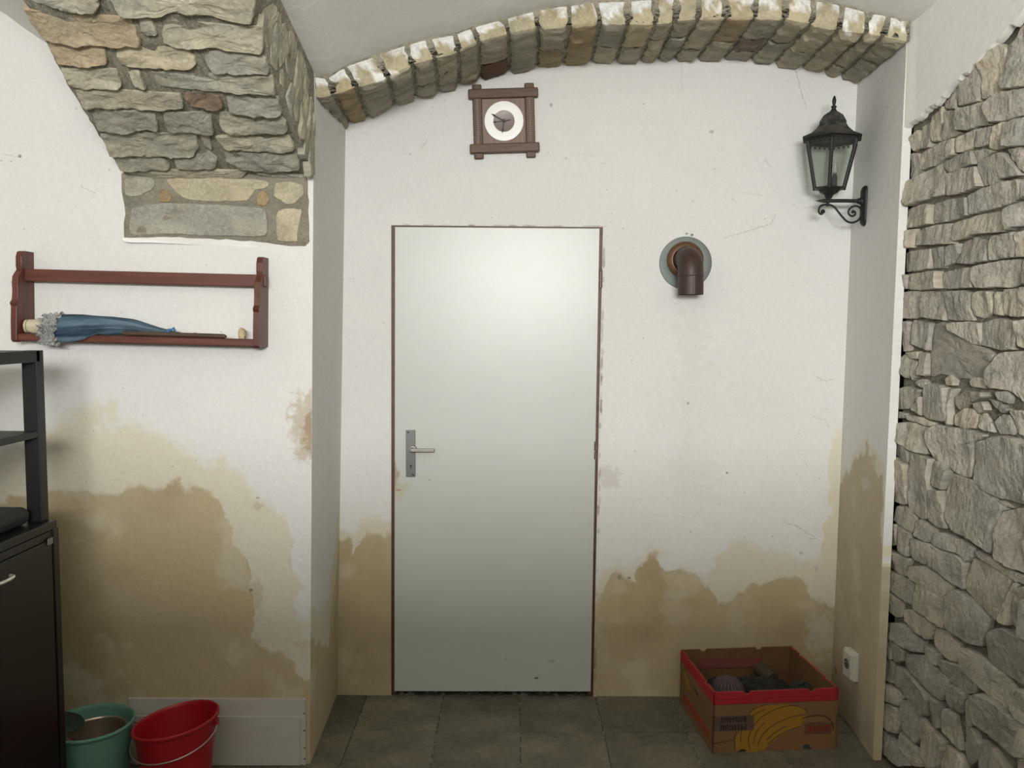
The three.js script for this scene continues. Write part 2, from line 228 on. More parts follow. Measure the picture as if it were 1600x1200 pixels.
{
  const c = (px, py) => xy(px, py, ZB);
  const fo = curve([c(500, 800), c(530, 812), c(548, 838), c(562, 812), c(605, 805), c(614, 800), c(770, 850), c(930, 905), c(960, 868), c(1000, 874), c(1016, 858), c(1032, 872), c(1080, 892), c(1108, 905), c(1118, 868), c(1135, 848), c(1180, 853), c(1230, 848), c(1262, 878), c(1284, 868), c(1292, 760), c(1300, 680), c(1340, 660)]);
  const fi = curve([c(500, 830), c(530, 836), c(546, 868), c(566, 836), c(606, 832), c(770, 900), c(922, 985), c(935, 940), c(948, 915), c(966, 888), c(1000, 898), c(1015, 866), c(1040, 882), c(1080, 898), c(1105, 918), c(1128, 946), c(1150, 930), c(1176, 908), c(1200, 912), c(1225, 893), c(1250, 900), c(1270, 935), c(1300, 945), c(1330, 950)]);
  const x0 = -1.0, W = 2.8, P = new Paint(x0, 0, W, TOP, 480, (x, y) => damp(x, y, fo, fi, 57));
  const st = (pts, r, a, col = crackTone) => P.stroke(pts.map(([x, y]) => c(x, y)), r / 375, col, a);
  const dot = (px, py, rx, ry, col, a, rg) => { const [x, y] = c(px, py); P.dot(x, y, rx / 375, ry / 375, col, a, rg); };
  st([[1226, 105], [1245, 112], [1248, 130], [1256, 155], [1260, 170]], 0.9, 0.6); st([[1130, 372], [1165, 362], [1205, 350], [1212, 335]], 1.2, 0.45); st([[1195, 250], [1205, 262]], 1, 0.5); st([[1225, 815], [1245, 822], [1260, 832], [1275, 840], [1264, 842]], 1.1, 0.5);
  st([[1275, 590], [1290, 595], [1302, 593]], 0.9, 0.5); st([[1065, 95], [1066, 140]], 0.8, 0.3); st([[660, 230], [668, 218]], 1.2, 0.4); st([[1270, 650], [1290, 656], [1296, 668]], 0.9, 0.35);
  st([[1160, 300], [1190, 305]], 0.9, 0.3); st([[905, 240], [930, 244]], 0.9, 0.25);
  dot(861, 164, 3, 4, [0.3, 0.3, 0.31], 0.7, 0.2); dot(1073, 365, 2.5, 2, [0.12, 0.11, 0.1], 0.9); dot(1081, 367, 2.5, 2, [0.12, 0.11, 0.1], 0.9); dot(1112, 206, 4, 3, [0.3, 0.28, 0.26], 0.6); dot(1136, 739, 2, 2, [0.2, 0.18, 0.16], 0.8); dot(1075, 630, 2, 2, [0.2, 0.18, 0.16], 0.8);
  dot(1080, 560, 26, 150, [0.60, 0.565, 0.55], 0.22, 1.3); dot(1080, 760, 40, 60, [0.60, 0.565, 0.55], 0.18, 1.3); dot(950, 745, 22, 20, [0.5, 0.42, 0.36], 0.4, 0.8);
  dot(983, 903, 3, 2, [0.16, 0.13, 0.09], 0.8); dot(968, 902, 3, 4, [0.3, 0.25, 0.16], 0.7); dot(1252, 864, 5, 3, [0.4, 0.38, 0.36], 0.6, 0.8); dot(1275, 890, 4, 8, [0.45, 0.42, 0.36], 0.5, 0.8); dot(1055, 958, 26, 22, [0.6, 0.53, 0.36], 0.45, 0.8);
  dot(1150, 965, 16, 42, [0.6, 0.53, 0.36], 0.4, 0.8); dot(1280, 990, 24, 40, [0.60, 0.57, 0.46], 0.6, 0.8); dot(1002, 920, 22, 14, [0.5, 0.41, 0.24], 0.5, 0.8);
  noiseSpecks(P, 8, 130, -0.7, 1.45, 0.7, 2.6);
  // the plaster lips over the steel frame are smeared with brown paint and white filler
  const R = rng(77); for (let i = 0; i < 46; i++) { const t = R(), p = doorTR.clone().lerp(doorBR, t); P.dot(p.x + 0.004 + 0.006 * R(), p.y, 0.004 + 0.004 * R(), 0.01 + 0.03 * R(), [0.1, 0.055, 0.03], 0.5 * R(), 0.6); } for (let i = 0; i < 20; i++) { const p = doorTL.clone().lerp(doorTR, R()); P.dot(p.x, p.y + 0.003, 0.01 + 0.025 * R(), 0.004, [0.16, 0.09, 0.055], 0.5 * R(), 0.6); }
  const shape = [[x0, -0.1], [doorBL.x, -0.1], [doorTL.x, doorTL.y], [doorTR.x, doorTR.y], [doorBR.x, -0.1], [x0 + W, -0.1], [x0 + W, TOP], [x0, TOP]];
  const g = extrude(shape, 0.14); g.translate(0, 0, ZB - 0.14);
  for (let i = 0; i < g.attributes.uv.count; i++) g.attributes.uv.setXY(i, (g.attributes.position.getX(i) - x0) / W, g.attributes.position.getY(i) / TOP);
  struct('wall_back', g, plaster(P.texture(), W, TOP));
}
const jambR = [onZ(1365, 1165, ZA - 0.02), onZ(1298.5, 1085, ZB), onZ(1340, 129, ZB), onZ(1410, 210, ZA - 0.02)];
{
  const q = [ext(jambR[1], jambR[2], -0.1), ext(jambR[0], jambR[3], -0.1), ext(jambR[0], jambR[3], TOP), ext(jambR[1], jambR[2], TOP)];
  for (const p of [q[0], q[3]]) p.z = ZB - 0.01;
  const c = (px, py) => { const n = jambR[1].clone().sub(jambR[0]).cross(jambR[3].clone().sub(jambR[0])).normalize(), p = hit(px, py, jambR[0], n); return [p.z, p.y]; };
  const fo = curve([c(1300, 752), c(1320, 742), c(1332, 735), c(1339, 700), c(1356, 672), c(1366, 690), c(1374, 715), c(1384, 735), [-3.03, 0.76], [-2.9, 0.76]]);
  const fi = curve([c(1300, 760), c(1312, 750), c(1330, 745), c(1338, 720), c(1350, 700), c(1356, 678), c(1364, 715), c(1368, 745), c(1380, 738), [-3.03, 0.68], [-2.9, 0.68]]);
  const P = new Paint(-3.58, 0, 0.6, TOP, 460, (x, y) => damp(x, y, fo, fi, 83, 0.7));
  const dot = (px, py, rx, ry, col, a, rg) => { const [x, y] = c(px, py); P.dot(x, y, rx, ry, col, a, rg); };
  dot(1352, 755, 0.06, 0.03, [0.58, 0.55, 0.45], 0.7, 0.8); dot(1323, 635, 0.006, 0.004, [0.2, 0.19, 0.17], 0.8); dot(1316, 695, 0.02, 0.003, crackTone, 0.6); dot(1306, 1048, 0.02, 0.02, [0.12, 0.1, 0.06], 0.6, 0.8);
  const g = slab(q, V(0.032, 0, 0), (p) => [(p.z + 3.58) / 0.6, p.y / TOP]);
  struct('wall_niche_right', g, plaster(P.texture(), 0.6, TOP));
}

// ---------------------------------------------------------------- ceiling vault
const JOINTS = [
  'left', [490, 122], [489, 150], [540, 196], 'a', [511, 125], [521, 147], [545, 189], 'b', [541, 106], [556, 135], [574, 181], 'c', [587, 90], [607, 120], [615, 160], 'd', [635, 72], [645, 100], [649, 150],
  'e', [669, 64], [679, 90], [685, 143], 'f', [711, 56], [716, 80], [717, 131], 'g', [740, 45], [747, 64], [750, 122], 'h', [787, 32], [794, 52], [796, 110], 'i', [839, 19], [841, 42], [839, 104],
  'j', [889, 11], [889, 41], [879, 99], 'k', [930, 6], [936, 36], [924, 95], 'l', [982, 4], [981, 36], [962, 93], 'm', [1024, 1], [1024, 37], [999, 92], 'n', [1057, -1], [1054, 32], [1026, 91],
  'o', [1091, -2], [1091, 29], [1052, 90], 'p', [1134, -2], [1134, 28], [1087, 90], 'q', [1183, -2], [1177, 28], [1130, 90], 'r', [1228, -2], [1226, 29], [1172, 92], 's', [1271, 3], [1266, 36], [1209, 96],
  't', [1314, 11], [1311, 45], [1252, 103], 'u', [1356, 22], [1352, 50], [1286, 110], 'v', [1387, 28], [1378, 56], [1314, 115], 'right', [1422, 36], [1420, 65], [1341, 129],
].filter((q) => typeof q !== 'string');
const TAB = []; for (let i = 0; i < JOINTS.length; i += 3) TAB.push([onZ(...JOINTS[i], ZA), onZ(...JOINTS[i + 1], ZA), onZ(...JOINTS[i + 2], ZB)]);
const vaultBase = curve([[-2.4, 1.62 + 1.3], onZ(-20, 10, ZL).toArray(), onZ(8, 25, ZL).toArray(), onZ(30, 42, ZL).toArray(), onZ(62, 64, ZL).toArray(), [-1.39, 2.44], ...TAB.map((t) => [t[0].x, t[0].y + 0.004]), [1.62, 2.66], [2.6, 2.45]]);
const vaultRise = (z) => 0.5 * (1 - Math.exp(-Math.max(0, z - ZA) / 2));
{
  const xs = [], zs = []; for (let x = -2.4; x <= 2.6; x += 0.04) xs.push(x); for (let z = -3.12; z <= 2.6; z += 0.11) zs.push(z);
  const pos = [], uv = [], idx = [], n = zs.length;
  for (const x of xs) for (const z of zs) { pos.push(x, vaultBase(x) + vaultRise(z) + 0.006 * (fbm(x * 3, z * 3, 3) - 0.5), z); uv.push(x / 2.5, z / 2.5); }
  for (let i = 0; i < xs.length - 1; i++) for (let j = 0; j < n - 1; j++) { const a = i * n + j; idx.push(a, a + n, a + n + 1, a, a + n + 1, a + 1); }
  const up = pos.map((v, i) => i % 3 === 1 ? v + 0.12 : v), k = pos.length / 3;
  const idx2 = []; for (let i = 0; i < idx.length; i += 3) idx2.push(idx[i] + k, idx[i + 2] + k, idx[i + 1] + k);
  const g = new THREE.BufferGeometry(); g.setAttribute('position', new THREE.Float32BufferAttribute([...pos, ...up], 3)); g.setAttribute('uv', new THREE.Float32BufferAttribute([...uv, ...uv], 2)); g.setIndex([...idx, ...idx2]); g.computeVertexNormals();
  const t = tint(512, (x, y) => { const v = 0.97 + 0.08 * (wrapped((a, b) => fbm(a * 8, b * 8, 4), x, y) - 0.5); return [0.74 * v, 0.725 * v, 0.68 * v]; });
  struct('ceiling', g, M({ map: t, roughness: 0.9, bumpMap: rep(plasterBump, 3.5, 3.5), bumpScale: 0.004 }));
}
// the rest of the room, behind the camera: side walls, window wall and a chest-high partition
{
  const plain = M({ color: lin(0.88, 0.87, 0.84), roughness: 0.9 });
  struct('wall_left', at(new THREE.BoxGeometry(0.3, 3.6, 5.9), -2.1, 1.6, -0.35), plain);
  const z0 = WIN.z, x0 = WIN.x - WIN.w / 2, x1 = WIN.x + WIN.w / 2, y0 = WIN.y - WIN.h / 2, y1 = WIN.y + WIN.h / 2;
  const hole = extrude([[-2.3, -0.1], [2.7, -0.1], [2.7, 3.5], [-2.3, 3.5]], 0.3, 0, [[[x0, y0], [x1, y0], [x1, y1], [x0, y1]]]); hole.translate(0, 0, z0);
  struct('wall_front', hole, plain);
  const win = struct('window_1', null);
  part(win, 'pane', at(new THREE.BoxGeometry(WIN.w, WIN.h, 0.01), WIN.x, WIN.y, z0 + 0.03), M({ color: lin(0, 0, 0), emissive: lin(1, 0.985, 0.955), emissiveIntensity: 12, roughness: 0.3 }));
  struct('wall_partition', at(new THREE.BoxGeometry(4.3, 1.63, 0.1), 0.15, 0.815, 0.17), plain);
}

// ---------------------------------------------------------------- the stone arch over the niche
const archTint = [[0.41, 0.365, 0.265], [0.36, 0.325, 0.245], [0.44, 0.385, 0.27], [0.38, 0.335, 0.245], [0.33, 0.295, 0.225]];
const OCHRE = [0.36, 0.275, 0.15], RUST = [0.16, 0.085, 0.045], PALE = [0.50, 0.43, 0.27];
function voussoirSurface(i) {
  const [T0, A0, B0] = TAB[i], [T1, A1, B1] = TAB[i + 1], W = A0.distanceTo(A1), H1 = (A0.distanceTo(T0) + A1.distanceTo(T1)) / 2, H2 = A0.distanceTo(B0);
  const S = (u, v) => { const t = u / W; return v < H1 ? T0.clone().lerp(T1, t).lerp(A0.clone().lerp(A1, t), v / H1) : A0.clone().lerp(A1, t).lerp(B0.clone().lerp(B1, t), (v - H1) / H2); };
  const down = A1.clone().sub(A0).cross(B0.clone().sub(A0)).normalize(); if (down.y > 0) down.negate();
  const N = (u, v) => V(0, 0, 1).lerp(down, sm(H1 - 0.018, H1 + 0.018, v)).normalize();
  return { S, N, W, H1, H2 };
}
function voussoir(sf, u0, u1, v0, v1, o) {
  const { S, N, H1 } = sf, nu = Math.max(5, Math.round((u1 - u0) / 0.012)), vs = [], sd = stoneSeed++ * 2.3, pos = [], uv = [], col = [], idx = [], R = rng(sd * 31), uo = R() * 7, lift = 0.001 + 0.005 * R();
  for (let v = v0; v < v1 - 0.006; v += (Math.abs(v - H1) < 0.03 ? 0.007 : 0.016)) vs.push(v); vs.push(v1);
  const put = (i, j, out) => {
    const t = i / nu, v = vs[j], e0 = (fbm(v * 40 + sd, 3, 3) - 0.5) * 0.016, e1 = (fbm(v * 40 + sd, 9, 3) - 0.5) * 0.016, u = mix(u0 + e0, u1 + e1, t), vv = v + (v0 > 0.02 && j === 0 || j === vs.length - 1 ? (fbm(u * 50 + sd, 1, 3) - 0.5) * 0.016 : 0);
    const ed = Math.min(u - u0 - e0 + 0.001, u1 + e1 - u + 0.001, v0 < 0.02 ? 1 : vv - v0 + 0.004, v1 - vv + 0.004), k = sm(-0.003, 0.007, ed);
    const soff = sm(H1, H1 + 0.03, v), h = out ? -0.02 : 0.001 + k * (lift + 0.004) + soff * k * (0.007 + 0.02 * (fbm(u * 20 + sd, v * 26, 4) - 0.5) + 0.02 * (Math.floor(fbm(u * 8 + sd, v * 13, 2) * 6) / 6 - 0.5)) + (1 - soff) * 0.012 * (fbm(u * 34 + sd, v * 34, 3) - 0.5);
    const P = S(u, vv).addScaledVector(N(u, vv), h); pos.push(P.x, P.y, P.z); uv.push(u * 2.4 + uo, v * 2.4);
    const s = 0.85 + 0.3 * fbm(u * 15 + sd, v * 15, 3); let c = o.color.map((q) => q * s);
    if (v < H1 + 0.012) { const face = mix3(c, PALE, 0.75); c = mix3(face, c, sm(H1 - 0.006, H1 + 0.012, v)); const pm = sm(0.47, 0.56, fbm(u * 26 + sd, v * 26, 4) + (o.white ?? 0.05) + 0.42 * (0.3 - v / H1)); c = mix3(c, [0.9, 0.885, 0.84], pm * 0.92); }
    col.push(...c);
  };
  const m = vs.length, n1 = nu + 1;
  for (let j = 0; j < m; j++) for (let i = 0; i <= nu; i++) put(i, j, false);
  for (let j = 0; j < m - 1; j++) for (let i = 0; i < nu; i++) { const a = j * n1 + i; idx.push(a, a + n1, a + n1 + 1, a, a + n1 + 1, a + 1); }
  const edge = []; for (let i = 0; i < nu; i++) edge.push([i, 0]); for (let j = 0; j < m - 1; j++) edge.push([nu, j]); for (let i = nu; i > 0; i--) edge.push([i, m - 1]); for (let j = m - 1; j > 0; j--) edge.push([0, j]);
  const b = pos.length / 3; for (const [i, j] of edge) put(i, j, true);
  edge.forEach(([i, j], k) => { const k2 = (k + 1) % edge.length, a = j * n1 + i, c = edge[k2][1] * n1 + edge[k2][0]; idx.push(a, c, b + k2, a, b + k2, b + k); });
  const g = new THREE.BufferGeometry(); g.setAttribute('position', new THREE.Float32BufferAttribute(pos, 3)); g.setAttribute('uv', new THREE.Float32BufferAttribute(uv, 2)); g.setAttribute('color', new THREE.Float32BufferAttribute(col, 3)); g.setIndex(idx);
  return toCreasedNormals(g, 0.6);
}
{
  const arch = struct('stone_arch', null), R = rng(4);
  const splits = { 4: [0.62], 5: [0.42, 0.75], 6: [0.72], 7: [0.6], 9: [0.5], 11: [0.52], 12: [0.55], 13: [0.4], 14: [0.33, 0.62], 15: [0.7], 16: [0.5], 17: [0.38, 0.72], 18: [0.45], 19: [0.55], 21: [0.75], 22: [0.5] };
  const tints = { '1,0': OCHRE, '7,1': RUST, '9,1': OCHRE, '10,0': OCHRE, '12,0': PALE, '16,0': OCHRE, '17,1': [0.2, 0.15, 0.11] };
  const pos = [], uv = [], idx = [];                       // the mortar bed behind the stones
  TAB.forEach((t, i) => { for (const [p, n] of [[t[0], V(0, 0.03, 0.005)], [t[1], V(0, 0.002, 0.005)], [t[2], V(0, 0.004, -0.02)]]) { const q = p.clone().add(n); pos.push(q.x, q.y, q.z); uv.push(q.x * 3, (q.z + q.y) * 3); } if (i) for (let k = 0; k < 2; k++) { const a = (i - 1) * 3 + k; idx.push(a, a + 1, a + 4, a, a + 4, a + 3); } });
  const k = pos.length / 3, up = pos.map((v, i) => i % 3 === 1 ? v + 0.16 : v), more = idx.map((i) => i + k); for (let i = 0; i < more.length; i += 3) [more[i], more[i + 1]] = [more[i + 1], more[i]];
  const g = new THREE.BufferGeometry(); g.setAttribute('position', new THREE.Float32BufferAttribute([...pos, ...up], 3)); g.setAttribute('uv', new THREE.Float32BufferAttribute([...uv, ...uv], 2)); g.setIndex([...idx, ...more]); g.computeVertexNormals();
  part(arch, 'mortar', g, mortarMat);
  for (let i = 0; i < TAB.length - 1; i++) {
    const sf = voussoirSurface(i), cut = [0, ...(splits[i] ?? []), 1], gp = sf.W < 0.05 ? 0.002 : 0.0075;
    for (let s = 0; s + 1 < cut.length; s++) {
      const v0 = s ? sf.H1 + cut[s] * sf.H2 + 0.006 : 0, v1 = s + 2 === cut.length ? sf.H1 + sf.H2 - 0.012 : sf.H1 + cut[s + 1] * sf.H2 - 0.006;
      part(arch, 'stone', voussoir(sf, gp, sf.W - gp, v0, v1, { color: tints[`${i},${s}`] ?? archTint[Math.floor(R() * 5)], white: i < 9 ? 0.07 : i > 19 ? 0.05 : -0.02 }), stoneMat);
    }
  }
}

// ---------------------------------------------------------------- the stone rib springing from the left wall
const RIB = [[ZL, 2.15], [-2.93, 2.156], [-2.87, 2.178], [-2.80, 2.212], [-2.63, 2.277], [-2.515, 2.325], [-2.4, 2.388], [-2.295, 2.443], [-2.1, 2.535], [-1.8, 2.655], [-1.5, 2.77], [-1.2, 2.86]];
const RIB_X0 = onZ(191, 268, ZL).x;
{
  const s = [0]; for (let i = 1; i < RIB.length; i++) s.push(s[i - 1] + Math.hypot(RIB[i][0] - RIB[i - 1][0], RIB[i][1] - RIB[i - 1][1]));
  const zOf = curve(s.map((a, i) => [a, RIB[i][0]])), yOf = curve(s.map((a, i) => [a, RIB[i][1]])), yAt = curve(RIB), sAt = curve(RIB.map(([z], i) => [z, s[i]]));
  const S = (u, v) => V(u, yOf(v), zOf(v)), N = (u, v) => { const dz = zOf(v + 0.03) - zOf(v - 0.03), dy = yOf(v + 0.03) - yOf(v - 0.03); return V(0, -dz, dy).normalize(); };
  const onRib = (px, py) => { const d = ray(px, py); let a = 1.0, b = 4.2; for (let t = a; t < 4.2; t += 0.02) { const y = EYE.y + d.y * t, z = d.z * t; if (z <= ZL || y >= yAt(z)) { b = t; a = t - 0.02; break; } } for (let k = 0; k < 20; k++) { const t = (a + b) / 2; if (d.z * t <= ZL || EYE.y + d.y * t >= yAt(d.z * t)) b = t; else a = t; } const z = Math.max(ZL, d.z * b); return [d.x * b, sAt(z)]; };
  const rib = struct('stone_rib', null);
  const edgeX = curve([[191, 268], [150, 205], [110, 140], [70, 65], [38, 2]].map(([x, y]) => { const [X, v] = onRib(x, y); return [zOf(v), X]; }));
  const cp = [], cu = [], ci = []; let rows = 0;
  for (let z = ZL; z <= -1.2; z += 0.02, rows++) { const y = yAt(z) - 0.003, xl = edgeX(z) + 0.012 * (fbm(z * 40, 3, 3) - 0.5) + 0.004; for (const [x, yy] of [[xl, 3.2], [xl, y], [XL + 0.003, y], [XL + 0.003, 3.2]]) { cp.push(x, yy, z); cu.push(x * 3 + (x > -1 ? yy * 3 : 0), (z + yy) * 3); } }
  for (let i = 0; i < rows - 1; i++) for (let j = 0; j < 3; j++) { const p = i * 4 + j, q = p + 4; ci.push(p, p + 1, q + 1, p, q + 1, q); }
  let core = new THREE.BufferGeometry(); core.setAttribute('position', new THREE.Float32BufferAttribute(cp, 3)); core.setAttribute('uv', new THREE.Float32BufferAttribute(cu, 2)); core.setIndex(ci); core = toCreasedNormals(core, 0.7);
  part(rib, 'mortar', core, mortarMat);
  const G = [0.45, 0.42, 0.32], C = [0.49, 0.45, 0.335], O = [0.47, 0.375, 0.245], B = [0.40, 0.38, 0.305], Y = [0.58, 0.51, 0.35];
  const soffit = [
    G, [[100, -60], [120, -10], [230, 22], [330, 34], [440, 35], [455, -60]], C, [[470, -60], [520, 40], [620, 55], [760, 45], [900, 45], [1040, 75], [1130, 75], [1145, -60]],
    O, [[105, 30], [250, 55], [420, 60], [590, 70], [640, 190], [500, 185], [330, 180], [190, 150], [140, 90]], G, [[625, 85], [680, 75], [705, 140], [660, 145], [630, 120]], C, [[725, 90], [800, 85], [950, 95], [1080, 110], [1172, 110], [1180, 160], [1178, 220], [1100, 210], [960, 195], [780, 190], [735, 170]],
    O, [[210, 180], [320, 185], [460, 195], [490, 270], [380, 275], [260, 270], [220, 210]], Y, [[520, 210], [620, 200], [840, 205], [885, 270], [840, 290], [640, 285], [550, 275], [525, 250]], B, [[915, 225], [1000, 210], [1100, 220], [1195, 250], [1205, 305], [1120, 310], [960, 305], [920, 270]],
    C, [[270, 300], [400, 300], [525, 300], [550, 375], [430, 380], [320, 375]], C, [[565, 310], [620, 305], [660, 380], [600, 365]], G, [[665, 315], [760, 310], [950, 320], [1110, 320], [1220, 330], [1236, 400], [1100, 395], [900, 390], [720, 375]],
    C, [[335, 395], [500, 390], [700, 405], [810, 410], [826, 462], [700, 470], [500, 465], [375, 465]], [0.25, 0.175, 0.115], [[822, 412], [900, 408], [980, 420], [1000, 462], [955, 476], [900, 462], [846, 455]], B, [[1005, 415], [1120, 410], [1240, 415], [1265, 495], [1150, 495], [1025, 480]],
    B, [[400, 485], [540, 480], [690, 485], [715, 560], [560, 570], [440, 560]], B, [[725, 490], [840, 495], [940, 490], [960, 575], [860, 570], [750, 570]], G, [[975, 490], [1080, 500], [1265, 510], [1290, 570], [1240, 580], [1060, 580], [990, 555]],
    G, [[445, 590], [600, 580], [740, 590], [870, 580], [890, 640], [870, 680], [700, 680], [490, 670]], G, [[895, 590], [935, 590], [950, 650], [910, 640]], C, [[955, 600], [1100, 590], [1200, 600], [1290, 595], [1322, 655], [1200, 660], [1000, 650]],
    G, [[500, 695], [620, 685], [720, 690], [765, 735], [640, 745], [540, 740]], G, [[770, 690], [870, 690], [930, 665], [975, 700], [960, 735], [790, 735]], B, [[1000, 670], [1150, 675], [1325, 675], [1348, 738], [1200, 745], [1070, 740], [1010, 710]],
    C, [[550, 760], [700, 750], [960, 750], [1115, 755], [1080, 782], [800, 780], [600, 780]], B, [[1140, 765], [1240, 755], [1355, 780], [1360, 795], [1240, 795]],
  ];
  for (let i = 0; i < soffit.length; i += 2) part(rib, 'stone', stoneGeo(soffit[i + 1].map(([x, y]) => onRib(x / 2.857, y / 2.857)), S, N, { color: soffit[i], h: 0.013, base: 0.04, rough: 0.006, tilt: -0.26, slant: 0.1, gap: -0.0005, jit: 0.0045, round: 0.06, bevel: 0.005, freq: 22, seg: 0.01 }), stoneMat);
  // two courses lie flush in the wall under the springing
  const Sw = (u, v) => V(u, v, ZL), Nw = () => V(0, 0, 1);
  const wallBed = [[192, 262], [190, 300], [197, 335], [192, 372], [260, 370], [330, 373], [400, 377], [450, 384], [484, 385], [482, 330], [481, 270]].map(([x, y]) => xy(x, y, ZL));
  part(rib, 'mortar', stoneGeo(wallBed, Sw, Nw, { h: 0.0035, base: 0.01, rough: 0.0008, jit: 0.006, bevel: 0.004, color: [0.27, 0.245, 0.185], round: 0.05, slant: 0, gap: 0 }), stoneMat);
  const flush = [
    G, [[555, 800], [640, 785], [695, 800], [690, 850], [620, 880], [560, 880]], OCHRE, [[705, 860], [740, 840], [775, 870], [760, 905], [715, 900]], Y, [[735, 800], [900, 790], [1205, 805], [1200, 840], [1140, 850], [1110, 900], [950, 900], [830, 890], [780, 850]],
    OCHRE, [[1145, 870], [1180, 850], [1210, 880], [1190, 925], [1150, 915]], Y, [[1225, 815], [1300, 810], [1360, 825], [1360, 870], [1320, 905], [1290, 920], [1230, 880]], [0.40, 0.38, 0.31], [[580, 925], [750, 905], [1000, 915], [1195, 930], [1200, 1060], [1000, 1055], [750, 1045], [575, 1050]], Y, [[1235, 935], [1355, 930], [1335, 1010], [1330, 1085], [1235, 1080]],
  ];
  for (let i = 0; i < flush.length; i += 2) part(rib, 'stone', stoneGeo(flush[i + 1].map(([x, y]) => xy(x / 2.857, y / 2.857, ZL)), Sw, Nw, { color: flush[i], h: 0.009, base: 0.008, rough: 0.003, slant: 0.05, gap: 0, jit: 0.005, round: 0.1, bevel: 0.005 }), stoneMat);
  const lip = [[190, 372], [230, 374], [280, 372], [330, 377], [380, 376], [420, 380], [395, 388], [300, 383], [240, 380], [198, 380]].map(([x, y]) => xy(x, y, ZL));
  part(rib, 'paint_edge', stoneGeo(lip, Sw, Nw, { h: 0.005, base: 0.005, rough: 0.002, jit: 0.006, color: [0.8, 0.79, 0.75], bevel: 0.003 }), M({ vertexColors: true, roughness: 0.85 }));
  // the rib's side face, towards the niche
  const Ss = (u, v) => V(XL + 0.005, v, u), Ns = () => V(1, 0, 0);
  const side = [
    C, [[110, 70], [180, 25], [200, 50], [160, 260], [140, 300], [120, 230]], G, [[205, 70], [225, 100], [215, 300], [195, 440], [165, 390], [165, 260]], C, [[235, 150], [280, 150], [265, 330], [220, 420], [215, 350]], G, [[285, 190], [325, 260], [320, 380], [290, 500], [262, 440], [255, 360]],
    C, [[225, 440], [262, 440], [270, 500], [250, 560], [222, 520]], G, [[335, 310], [375, 390], [365, 500], [335, 720], [318, 760], [300, 640], [315, 480]], C, [[380, 420], [408, 520], [400, 600], [375, 790], [352, 880], [335, 820], [350, 700], [370, 520]], B, [[290, 515], [312, 560], [300, 740], [280, 690], [258, 600]],
    G, [[415, 600], [425, 660], [408, 900], [390, 1000], [366, 960], [388, 780]], G, [[430, 700], [440, 760], [428, 1090], (0, [408, 1100]), [400, 1000], [418, 850]],
  ];
  for (let i = 0; i < side.length; i += 2) part(rib, 'stone', stoneGeo(side[i + 1].map(([x, y]) => { const p = onX(380 + x / 4, y / 4, XL); return [Math.max(p.z, ZL + 0.004), p.y]; }), Ss, Ns, { color: side[i], h: 0.003, base: 0.02, rough: 0.005, gap: -0.003, jit: 0.003, round: 0.06, bevel: 0.004, slant: 0.1, fv: 14 }), stoneMat);
}

